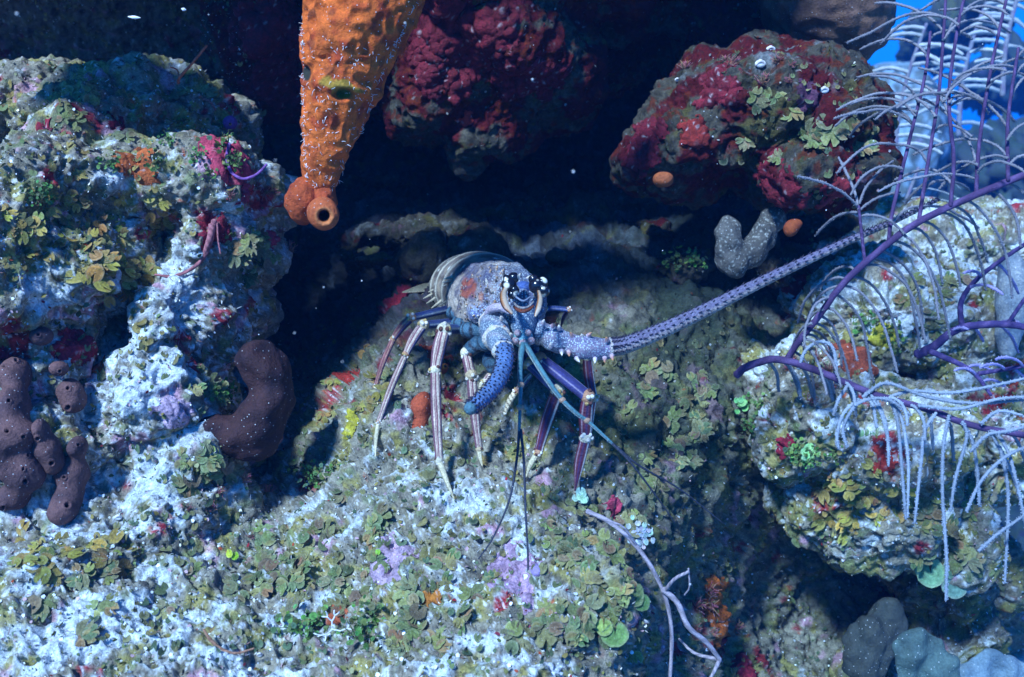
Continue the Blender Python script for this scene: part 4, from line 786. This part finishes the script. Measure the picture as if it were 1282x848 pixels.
softmass('vase_sponge', [(912,300,1.33,15,36,26),(920,326,1.33,22,22,30),(938,318,1.34,22,20,28),(955,296,1.34,17,24,26),(966,276,1.36,16,18,26)], 'grey speckled two lobed vase sponge under the hanging boulder', (.07, .065, .06), (.12, .11, .10), .0035, lump=.009, cfun=tr)
softmass('cup_sponge', [(830,228,1.28,14,8,16),(830,223,1.28,15,8,16)], 'orange half dome sponge under the left part of the hanging boulder', (.34, .09, .03), (.28, .06, .03), .0025, lump=.002)
softmass('cup_sponge', [(989,287,1.24,11,13,14),(995,280,1.24,12,8,14)], 'orange drop shaped sponge under the right part of the hanging boulder', (.32, .07, .02), (.26, .05, .02), .0025, lump=.002)
q = on(528, 518, 0); softmass('cup_sponge', [(528,510,q-.02,15,18,22),(526,532,q-.02,13,16,20),(532,497,q-.01,9,9,14)], 'rust orange lump sponge between the lobster front legs', (.42, .075, .03), (.30, .045, .02), .0025, lump=.003)
ts = MB(); q = on(556, 458, .012); tube(ts, [P(553,476,q + .02), P(555,466,q + .005), P(557,459,q - .01)], [pr(5.5,1.2), pr(5.2,1.2), pr(5,1.2)], 12, 16, (.45, .09, .03)); tube(ts, [P(557,459.2,q - .0125), P(557.3,458.6,q - .015)], [pr(4.3,1.2), pr(2.6,1.2)], 4, 16, (.42, .16, .03)); ball(ts, P(557.3,458.8,q - .0145), pr(2.4, 1.2), (.01, .008, .008), 10, 8)
o = ts.build('tube_sponge', M['sponge']); tag(o, 'tiny red tube sponge with a round mouth under the lobster', 'sponge')
q = on(672, 715, .008); softmass('sponge_ball', [(672,715,q,11,11,13)], 'small violet grey ball on the ledge beside the long antennule', (.30, .22, .42), (.26, .2, .38), .002, lump=.001)
softmass('plate_sponge', [(1152,828,1.22,40,42,11),(1138,808,1.225,24,22,10),(1172,842,1.22,28,30,12)], 'pale green plate sponge standing upright at the bottom right', (.09, .14, .13), (.05, .08, .08), .0035, lump=.014)
softmass('plate_sponge', [(1235,850,1.40,34,38,10),(1270,852,1.40,30,34,10)], 'pale blue crinkled plate sponge in the bottom right corner', (.18, .24, .28), (.12, .17, .2), .004, lump=.014)
softmass('fan_sponge', [(1268,372,1.36,22,62,24),(1262,420,1.36,16,34,20)], 'grey blue speckled sponge at the right edge beyond the sea plume', (.28, .30, .32), (.2, .24, .28), .004, cfun=tr)
softmass('vase_sponge', [(1085,815,1.36,30,50,30),(1110,780,1.38,24,34,26)], 'dim grey sponge leaning left of the pale green plate sponge', (.05, .055, .05), (.03, .04, .04), .004, lump=.012)
# ------------------------------------------------------------------ gorgonians
STEM = (.07, .04, .11); BRC = (.22, .21, .24)
def branchlet(pts, r=2.6, col=BRC, dens=1.0):
    mb = MB(); m = len(pts); L = sum(math.dist(pts[i][:2], pts[i + 1][:2]) for i in range(m - 1)); n = max(10, int(L / 3))
    jit = random.uniform(.85, 1.15); col = np.asarray(col) * jit
    C = tube(mb, [P(*p) for p in pts], [pr(r * (1 if i < m - 1 else .75), pts[i][2]) for i in range(m)], n, 7, col, rf=lambda t, k: 1 + .16 * np.sin(k * n * 2.1 + t * 2))
    T, A, B = frames(C)
    for k in range(int(L * 1.25 * dens)):
        i = random.randrange(1, len(C) - 1); a = random.random() * 6.28; nd = A[i] * math.cos(a) + B[i] * math.sin(a)
        p = C[i] + T[i] * random.uniform(-1, 1) * pr(1.5, 1.2) + nd * pr(r * .8, 1.2); q = p + nd * pr(r * random.uniform(.4, .85), 1.2); s = T[i] * pr(r * .28, 1.2); b = np.cross(nd, T[i]) * pr(r * .28, 1.2)
        mb.add([p - s, p + b, p + s, p - b, q - s * .7, q + b * .7, q + s * .7, q - b * .7], [(0, 1, 5, 4), (1, 2, 6, 5), (2, 3, 7, 6), (3, 0, 4, 7), (4, 5, 6, 7)], np.clip(col * random.uniform(1.1, 1.6), 0, .9))
    return mb
def droop(x, y, d, ang, L, turn, steps=7, wob=.06):
    """start point, start angle (0 right, 90 up), length, how far it turns towards straight down"""
    pts = [(x, y, d)]; a = R(ang); dz = random.uniform(-.010, .014); tgt = R(-90) if math.cos(a) >= 0 else R(270)
    for k in range(steps):
        a += (tgt - a) * turn + random.gauss(0, wob); x += math.cos(a) * L / steps; y -= math.sin(a) * L / steps; d += dz; pts.append((x, y, d))
    return pts
def gorg(name, label, stems, branches, base, cat='gorgonian', scol=STEM, bcol=BRC, br=1.65, dens=1.0, group=None):
    root = empty(name, P(*base)); tag(root, label, cat, group)
    for (pts, r0, r1) in stems:
        mb = MB(); m = len(pts); tube(mb, [P(*p) for p in pts], [pr(r0 + (r1 - r0) * i / (m - 1), pts[i][2]) for i in range(m)], max(20, m * 14), 12, colf=lambda t, k: mixc(np.tile(np.asarray(scol, float), (len(t), 1)), np.asarray(scol) * .5 + np.array([.08, .05, .12]), ss(np.sin(k * 50 + t), .2, 1)), rf=lambda t, k: 1 + .05 * np.sin(k * 90 + t * 3))
        kid(mb.build('stem', M['gorg']), root)
    for b in branches: kid(branchlet(b, br, bcol, dens).build('branch', M['gorg']), root)
    return root
def along(pts, u):
    p = np.asarray(pts, float); q = spline(p, 60); i = int(u * 59); return tuple(q[i])
random.seed(21)
s2 = [(984,452,1.235),(1002,425,1.21),(1022,400,1.19),(1056,355,1.17),(1101,314,1.15),(1147,280,1.14),(1215,247,1.13),(1300,212,1.12)]
B2 = []
for u in np.linspace(.08, .98, 24):      # hanging side
    x, y, d = along(s2, u); B2.append(droop(x, y, d + .004, random.uniform(-10, 25), random.uniform(70, 130) * (.6 + .6 * min(u * 2, 1)), .30))
for (x, y, a, L, t) in [(1052,358,150,90,.28),(1040,372,160,75,.3),(1062,350,135,95,.25),(1030,388,165,60,.3),(1016,405,170,60,.34),(1072,340,110,60,.2)]: B2.append(droop(x, y, 1.18, a, L, t))
s2b = [[(1112,308,1.15),(1118,262,1.16),(1140,170,1.17),(1158,95,1.18),(1165,40,1.19)], [(1150,279,1.14),(1160,215,1.15),(1176,110,1.16),(1184,0,1.17)], [(1190,258,1.13),(1194,200,1.13),(1188,120,1.13),(1200,30,1.13),(1212,-20,1.14)], [(1222,243,1.13),(1226,180,1.13),(1240,90,1.13),(1262,-10,1.14)], [(1262,226,1.12),(1262,150,1.12),(1275,60,1.12)]]
for s in s2b:
    for u in np.random.default_rng(int(s[0][0])).uniform(.08, .97, 9): x, y, d = along(s, u); B2.append(droop(x, y, d + random.uniform(-.01, .02), random.choice([100, 112, 124, 138, 150, 80, 62]), random.uniform(55, 150), random.uniform(.06, .17), 8, .09))
for (x, y, a, L, t) in [(1075,262,100,70,.02),(1073,258,125,85,.06),(1076,255,75,70,.05),(1078,262,45,55,.05),(1072,266,165,60,.15),(1080,270,10,60,.1)]: B2.append(droop(x, y, 1.16, a, L, t))
gorg('sea_plume', 'tall purple stemmed sea plume arching from the coral head to the top right', [(s2, 4.0, 4.6)] + [(s, 2.6, 1.8) for s in s2b] + [([(1083,330,1.16),(1079,295,1.16),(1075,258,1.16)], 2.2, 1.8)], B2, (984,452,1.235))
s1 = [(922,470,1.25),(936,459,1.235),(973,450,1.22),(1022,464,1.20),(1060,480,1.185),(1101,496,1.17),(1162,513,1.16),(1218,533,1.15),(1300,548,1.14)]
B1 = [droop(*along(s1, u)[:2], along(s1, u)[2] + .003, random.uniform(-40, 20), random.uniform(25, 75), .3) for u in np.linspace(.22, .55, 11)]
B1 += [[(1000,462,1.21),(1008,440,1.2),(1025,428,1.2),(1042,435,1.2),(1047,460,1.2),(1046,480,1.2)], [(1075,500,1.17),(1056,518,1.16),(1048,545,1.16),(1050,562,1.16)], [(1100,498,1.17),(1118,505,1.16),(1130,530,1.16),(1137,580,1.155),(1136,648,1.15)], [(1115,502,1.16),(1124,530,1.155),(1130,600,1.15),(1134,650,1.15)], [(1172,517,1.15),(1158,540,1.15),(1152,590,1.15),(1145,655,1.15)], [(1188,520,1.15),(1181,560,1.15),(1180,620,1.15),(1185,700,1.15),(1184,752,1.15)], [(1205,528,1.14),(1210,548,1.14),(1196,600,1.14),(1190,640,1.14)],
 [(1105,500,1.17),(1140,490,1.16),(1190,492,1.15),(1240,484,1.14),(1300,470,1.13)], [(1080,497,1.17),(1110,480,1.16),(1160,497,1.15),(1220,505,1.14),(1290,500,1.13)], [(1150,508,1.15),(1200,512,1.14),(1250,500,1.13),(1300,496,1.12)], [(1225,690,1.12),(1250,668,1.12),(1290,640,1.11)], [(1210,640,1.12),(1230,600,1.12),(1262,570,1.12),(1300,555,1.11)], [(1252,560,1.15),(1262,620,1.15),(1258,730,1.15)], [(1240,540,1.15),(1270,600,1.15),(1285,660,1.15)], [(1062,482,1.18),(1050,500,1.17),(1043,520,1.17)], [(1090,494,1.17),(1104,520,1.165),(1110,545,1.16)], [(1060,560,1.16),(1056,535,1.16),(1075,505,1.15),(1110,500,1.15),(1140,520,1.15)], [(1228,530,1.14),(1250,515,1.13),(1280,520,1.12)],[(1215,565,1.14),(1236,545,1.13),(1262,540,1.12),(1300,530,1.12)]]
B1 += [droop(*along(s1, u)[:2], along(s1, u)[2], random.uniform(-60, 40), random.uniform(50, 110), .3) for u in np.linspace(.6, .95, 8)]
gorg('sea_plume', 'low sea plume with pale fuzzy branches hanging in front of the coral head', [(s1, 5.0, 4.0)], B1, (922,470,1.25), br=2.1, bcol=(.27, .30, .36))
s3 = [[(1148,444,1.33),(1169,434,1.31),(1200,412,1.28),(1250,406,1.25),(1300,412,1.22)], [(1165,440,1.31),(1215,464,1.28),(1241,495,1.26)], [(1204,409,1.28),(1203,380,1.27),(1218,355,1.26),(1249,329,1.25),(1300,295,1.22)], [(1225,468,1.28),(1262,462,1.26),(1300,455,1.25)], [(1262,405,1.25),(1285,372,1.24),(1300,360,1.24)]]
B3 = [droop(*along(s, u)[:2], along(s, u)[2], random.choice([70, 40, -30, 110]), random.uniform(22, 50), .12) for s in s3 for u in (.45, .6, .75, .9)]
gorg('sea_plume', 'bare dark forked gorgonian stem at the right edge behind the fuzzy branches', [(s3[0], 6, 4), (s3[1], 4, 2), (s3[2], 3.6, 2.4), (s3[3], 3, 2), (s3[4], 2.6, 2)], B3, (1148,444,1.33), scol=(.05, .035, .13), bcol=(.30, .26, .50), br=1.8)
for i, (bx, by, dd, lab) in enumerate([(1120,150,2.3,'hazy pale blue sea plume in open water near the tiny yellow fish'), (1200,110,2.7,'hazy blue sea plume in open water at the top right'), (1255,60,2.2,'hazy feathery plume cut by the top right corner'), (1110,330,2.0,'thin hazy feather plume standing just right of the hanging boulder')]):
    st = [(bx, by + 60, dd), (bx + 4, by, dd), (bx + 18, by - 60, dd), (bx + 40, by - 120, dd)]; bb = []
    for u in np.linspace(.1, .98, 15): x, y, d = along(st, u); bb.append(droop(x, y, d, 150 if random.random() < .5 else 20, random.uniform(35, 65), .12, 4))
    gorg('sea_plume', lab, [(st, 3.4, 2)], bb, (bx, by + 60, dd), br=2.6 if i < 3 else .8, dens=.35, bcol=(.45, .45, .45), scol=(.2, .2, .25))
# far reef heads seen through the water
def farhead(label, blobs, wh=-.5):
    n0 = len(REEF); o = rockmass('reef_head', blobs, vox=.09, amp=5 if wh < 0 else .6, colkw=dict(white=wh, olive=.1 if wh < 0 else -.6, red=-.4, dark=.6 if wh < 0 else .3), sub=True); REEF.pop(); tag(o, label, 'reef head')
farhead('far blue hazy reef head in open water behind the hanging boulder end', [(1235,215,6.6,50,50,900),(1290,280,6.5,90,110,900),(1190,330,6.4,80,60,900)])
farhead('pale sandy reef slope glowing cyan in open water behind the hanging boulder', [(1105,190,5.6,62,115,700),(1080,260,5.4,50,60,600)], .25)
farhead('far hazy reef mass low in the blue water at the right edge', [(1270,600,5.2,110,170,900),(1230,760,5.0,90,130,900)])
farhead('faint far reef outcrop near the top right corner', [(1190,40,9.0,45,22,900),(1270,100,8.6,50,30,800)])
# ------------------------------------------------------------------ small things
def twig(name, label, brs, col, m='gorg', cat='twig', rough=.12, group=None, rg=None):
    mb = MB()
    for (pts, r0, r1) in brs:
        n = len(pts); tube(mb, [P(*p) for p in pts], [pr(r0 + (r1 - r0) * i / (n - 1), pts[i][2]) for i in range(n)], n * 12, 9, colf=lambda t, k: np.clip(np.asarray(col)[None, :] * (1 + .35 * np.sin(k * 37 + t * 2))[:, None], 0, 1), rf=lambda t, k: 1 + rough * np.sin(k * 60 + t * 2) * np.sin(k * 23))
    o = mb.build(name, M[m]); tag(o, label, cat, group); return o
twig('dead_branch', 'bare grey forked branch lying from the ledge down to the lower right', [([(735,640,1.04),(765,655,1.03),(795,682,1.02),(818,715,1.02),(835,755,1.03),(841,800,1.04),(838,860,1.05)], 3.2, 2.4), ([(830,738,1.02),(848,755,1.02),(862,785,1.02),(885,805,1.03),(901,826,1.04)], 3.8, 3), ([(901,826,1.04),(870,818,1.06),(850,800,1.08)], 2.6, 1.4), ([(901,826,1.04),(890,848,1.04),(872,870,1.05)], 2.8, 1.4), ([(832,740,1.02),(845,725,1.0),(862,716,.99)], 2.4, 2), ([(862,712,.99),(863,735,1.0),(857,745,1.01)], 1.2, 1), ([(797,684,1.02),(780,660,1.0),(755,650,1.0)], 2, 1)], (.36, .30, .34))
twig('red_tendril', 'thin red stalk standing on the shaded bluff top under the dark ceiling', [([(223,104,1.24),(225,97,1.23),(240,80,1.21),(259,57,1.2)], 2, 1.4), ([(224,98,1.23),(222,88,1.23),(213,84,1.22)], 1.2, .8)], (.42, .12, .07))
q = depth(265, 320, 1.14) - .01
twig('red_tendril', 'long curling dull red tendril crossing the notch in the bluff', [([(268,276,q),(264,300,q),(255,322,q),(238,338,q),(215,346,q),(194,344,q)], 3.5, 1.4), ([(272,280,q),(273,300,q),(276,318,q)], 1.3, .9), ([(266,282,q),(262,300,q - .004),(256,318,q)], 5, 3)], (.36, .13, .14))
q = depth(300, 200, 1.14) - .022
twig('purple_tendril', 'thin violet tendril looping over the rose red crust', [([(287,180,q),(284,198,q),(290,216,q),(305,224,q),(322,218,q),(334,206,q)], 2.2, 1.6)], (.22, .09, .30))
q = depth(265, 130, 1.2) - .01
twig('red_tendril', 'short pinkish curl beside the purple polyp on the bluff top', [([(250,124,q),(262,127,q - .004),(270,138,q)], 2, 1.4)], (.45, .14, .12))
q = depth(288, 156, 1.14) - .012
pp = MB(); bl(288,154,q,9,9,8,(.30,.08,.30),0,18,12,pp); bl(288,155,q - .007,2.6,2.6,1.5,(.7,.3,.15),0,12,8,pp); bl(288,155,q - .0085,1.3,1.3,1,(.02,.01,.02),0,10,6,pp); o = pp.build('purple_polyp', M['sponge']); tag(o, 'small purple knob with an orange ringed mouth above the rose crust', 'polyp')
q = depth(425, 785, .95) - .01
def net(x, y, a, L, k, out):
    x2, y2 = x + math.cos(a) * L, y + math.sin(a) * L; out.append(([(x, y, q), ((x + x2) / 2 + random.uniform(-1, 1), (y + y2) / 2, q - .001), (x2, y2, q + random.uniform(-.003, .003))], 1.0, .8))
    if k: [net(x2, y2, a + s * random.uniform(.45, .8), L * random.uniform(.75, 1), k - 1, out) for s in (-1, 1)]
random.seed(4); out = []; net(416, 788, .2, 11, 2, out); net(416, 788, 2.4, 10, 2, out); net(416, 788, -1.6, 10, 2, out)
twig('lace_branch', 'white forked lace coral twig over the dark gap in the lower ledge', out, (.75, .75, .78), cat='coral')
q = depth(285, 812, .92) - .008
twig('brown_strand', 'thin brown strand curving over the pale hollow at the bottom', [([(262,800,q),(276,812,q),(295,818,q),(318,812,q)], 2.4, 1.2), ([(262,800,q),(255,788,q + .005)], 2, 1.4)], (.32, .16, .10))
def specimen(name, label, cat, px, py, lst, col, up=.006, size=1.0, mat_='algae'):
    q = depth(px, py, 1.1) - up; mb = MB()
    for (x, y, r, nx, nz) in lst: fan(mb, P(px + x, py + y, q + random.uniform(-.004, .002)), pr(r * size, q), (nx, -1, nz), (0, .2, 1), [c * random.uniform(.8, 1.2) for c in col], ruffle=.12, rim=.3, seg=18, ang=5.9)
    o = mb.build(name, M[mat_]); tag(o, label, cat); return o
random.seed(8)
specimen('leaf_pair', 'vivid lime green leaf pair alone on the pale lower left rock', 'algae', 290, 694, [(-3,-1,6,-.3,.2),(4,2,5.5,.4,.1)], (.30, .50, .03))
specimen('leaf_pair', 'small lime green leaf tuft left of centre on the lower ledge', 'algae', 472, 696, [(-2,-1,5,-.3,.2),(3,2,4.5,.4,.1),(1,-5,4,0,.5)], (.26, .48, .03))
specimen('pale_bead_algae', 'whitish bead algae cluster at the right end of the ledge by the branch', 'algae', 800, 672, [(random.gauss(0, 8), random.gauss(0, 9), random.uniform(2.5, 4.5), random.uniform(-.5, .5), random.uniform(0, .6)) for _ in range(42)], (.52, .60, .62), .012)
specimen('mint_blades', 'row of bright mint blades in the middle of the coral head', 'algae', 1085, 540, [(x, random.gauss(0, 3), random.uniform(4, 7), random.uniform(-.5, .5), random.uniform(0, .6)) for x in (-20, -14, -7, 0, 7, 14, 20)], (.28, .50, .22), .01)
specimen('mint_blades', 'cluster of bright mint blades left of the fuzzy hanging branch', 'algae', 1010, 566, [(random.gauss(0, 6), random.gauss(0, 9), random.uniform(4, 7), random.uniform(-.5, .5), random.uniform(0, .6)) for _ in range(12)], (.26, .50, .20), .01)
specimen('mint_blades', 'mint green blades on the left tip of the coral head', 'algae', 925, 505, [(random.gauss(0, 6), random.gauss(0, 6), random.uniform(3, 5.5), random.uniform(-.5, .5), random.uniform(0, .6)) for _ in range(9)], (.20, .44, .14), .008)
specimen('ledge_beads', 'pale aqua round algae blades at the foot of the last lobster leg', 'algae', 725, 620, [(random.gauss(0, 6), random.gauss(0, 3), random.uniform(4, 6), random.uniform(-.5, .5), random.uniform(0, .6)) for _ in range(6)], (.35, .55, .45), .006)
specimen('big_blade', 'large smooth green algae blade on the right shoulder of the ledge', 'algae', 795, 745, [(0,0,15,.3,.2),(9,10,11,.5,.1),(-4,12,9,-.3,.1)], (.14, .24, .07), .012)
specimen('big_blade', 'large round olive algae blade below the lobster with a curled edge', 'algae', 537, 697, [(0,0,15,-.2,.3),(18,10,12,.3,.2),(22,24,10,.2,.2)], (.20, .23, .06), .014)
specimen('big_blade', 'large olive blade hanging at the lower right rim of the ledge', 'algae', 770, 795, [(0,0,16,.1,.1),(-14,-10,11,-.2,.3)], (.16, .20, .06), .012)
specimen('big_blade', 'broad green blade hanging from the outcrop beside the long thin branch', 'algae', 1195, 735, [(0,0,15,.1,.3),(-30,-18,18,-.2,.3),(-52,-60,16,-.2,.3),(-6,-22,12,.2,.3)], (.12, .24, .14), .014)
# shells and pale grit that stand out
for i, (x, y, r, lab) in enumerate([(473,675,4.2,'small white round shell flake on the olive algae below the lobster'),(731,777,3.5,'white shell flake low on the right part of the ledge'),(952,80,7,'pale curved shell stuck on top of the hanging boulder'),(965,62,6,'small white shell knob above the curved pale shell'),(1032,113,6,'small pale tube mouth on the right of the hanging boulder'),(848,100,3.4,'tiny pink white knob at the left end of the hanging boulder'),(148,648,5,'bright white shell chip on the pale rock right of the brown sponges'),(325,820,4,'white shell chip near the bottom of the picture')]):
    q = depth(x, y, 1.2) - .003; s = MB(); ball(s, P(x, y, q), pr(r, q), (.78, .76, .74), 14, 9, (1, .4, .7), None); tube(s, [P(x - r * .8, y + r * .3, q), P(x, y - r * .5, q - .003), P(x + r * .8, y + r * .2, q)], [pr(r * .2, q), pr(r * .35, q), pr(r * .15, q)], 10, 8, (.7, .62, .6)); o = s.build('shell', M['horn']); tag(o, lab, 'shell')
# tiny fish
f = MB(); d = 1.5; col = (.03, .03, .12)
tube(f, [P(1066,71,d), P(1069,70.5,d), P(1074,71.5,d), P(1079,73,d)], [pr(.8,d), pr(3,d), pr(3.4,d), pr(1.2,d)], 16, 12, colf=lambda t, k: mixc(np.tile(np.asarray(col), (len(t), 1)), (.75, .68, .03), ss(k, .45, .55)), flat=.5)
fo = empty('fish', P(1072, 72, d)); tag(fo, 'tiny dark fish with a yellow rear half in open water beside the boulder', 'fish'); b = kid(f.build('body', M['horn']), fo)
f2 = MB(); a = P(1078,72.6,d); f2.add([a, P(1085,67,d), P(1083.5,73,d), P(1085,79,d), a + FWD * .0008, P(1085,67,d + .0006), P(1083.5,73,d + .0006), P(1085,79,d + .0006)], [(0, 1, 2), (0, 2, 3), (6, 5, 4), (7, 6, 4), (0, 4, 5, 1), (3, 7, 4, 0), (1, 5, 6, 2), (2, 6, 7, 3)], (.75, .70, .05)); kid(f2.build('tail_fin', M['horn'], smooth=False), fo)
f3 = MB(); f3.add([P(1070,67.5,d), P(1073,64,d), P(1078,68.5,d), P(1070,67.5,d + .0006), P(1073,64,d + .0006), P(1078,68.5,d + .0006)], [(0, 1, 2), (5, 4, 3), (0, 3, 4, 1), (1, 4, 5, 2), (2, 5, 3, 0)], (.05, .05, .2)); kid(f3.build('dorsal_fin', M['horn'], smooth=False), fo)
# drifting flakes
for (x, y, d, L, lab) in [(168,22,1.05,8,'white sliver drifting in the dark water at the top left'),(230,12,1.0,3,'bright round speck drifting near the top edge at the left')]:
    s = MB(); tube(s, [P(x - L, y - 1, d), P(x, y, d), P(x + L, y + .5, d)], [pr(.5,d), pr(2.2,d), pr(.5,d)], 10, 8, (.8, .8, .8)); o = s.build('drifting_flake', M['horn']); tag(o, lab, 'flake')
sn = MB(); r = np.random.default_rng(5)
for k in range(110):
    d = r.uniform(.55, 1.6); x, y = r.uniform(-60, 1340), r.uniform(-40, 900)
    if depth(x, y, 9) < d + .01: d = max(.5, depth(x, y, 9) - r.uniform(.02, .3))
    ball(sn, P(x, y, d), r.uniform(.0003, .00075), (.8, .8, .8), 6, 4)
o = sn.build('marine_snow', M['turf']); tag(o, kind='stuff')
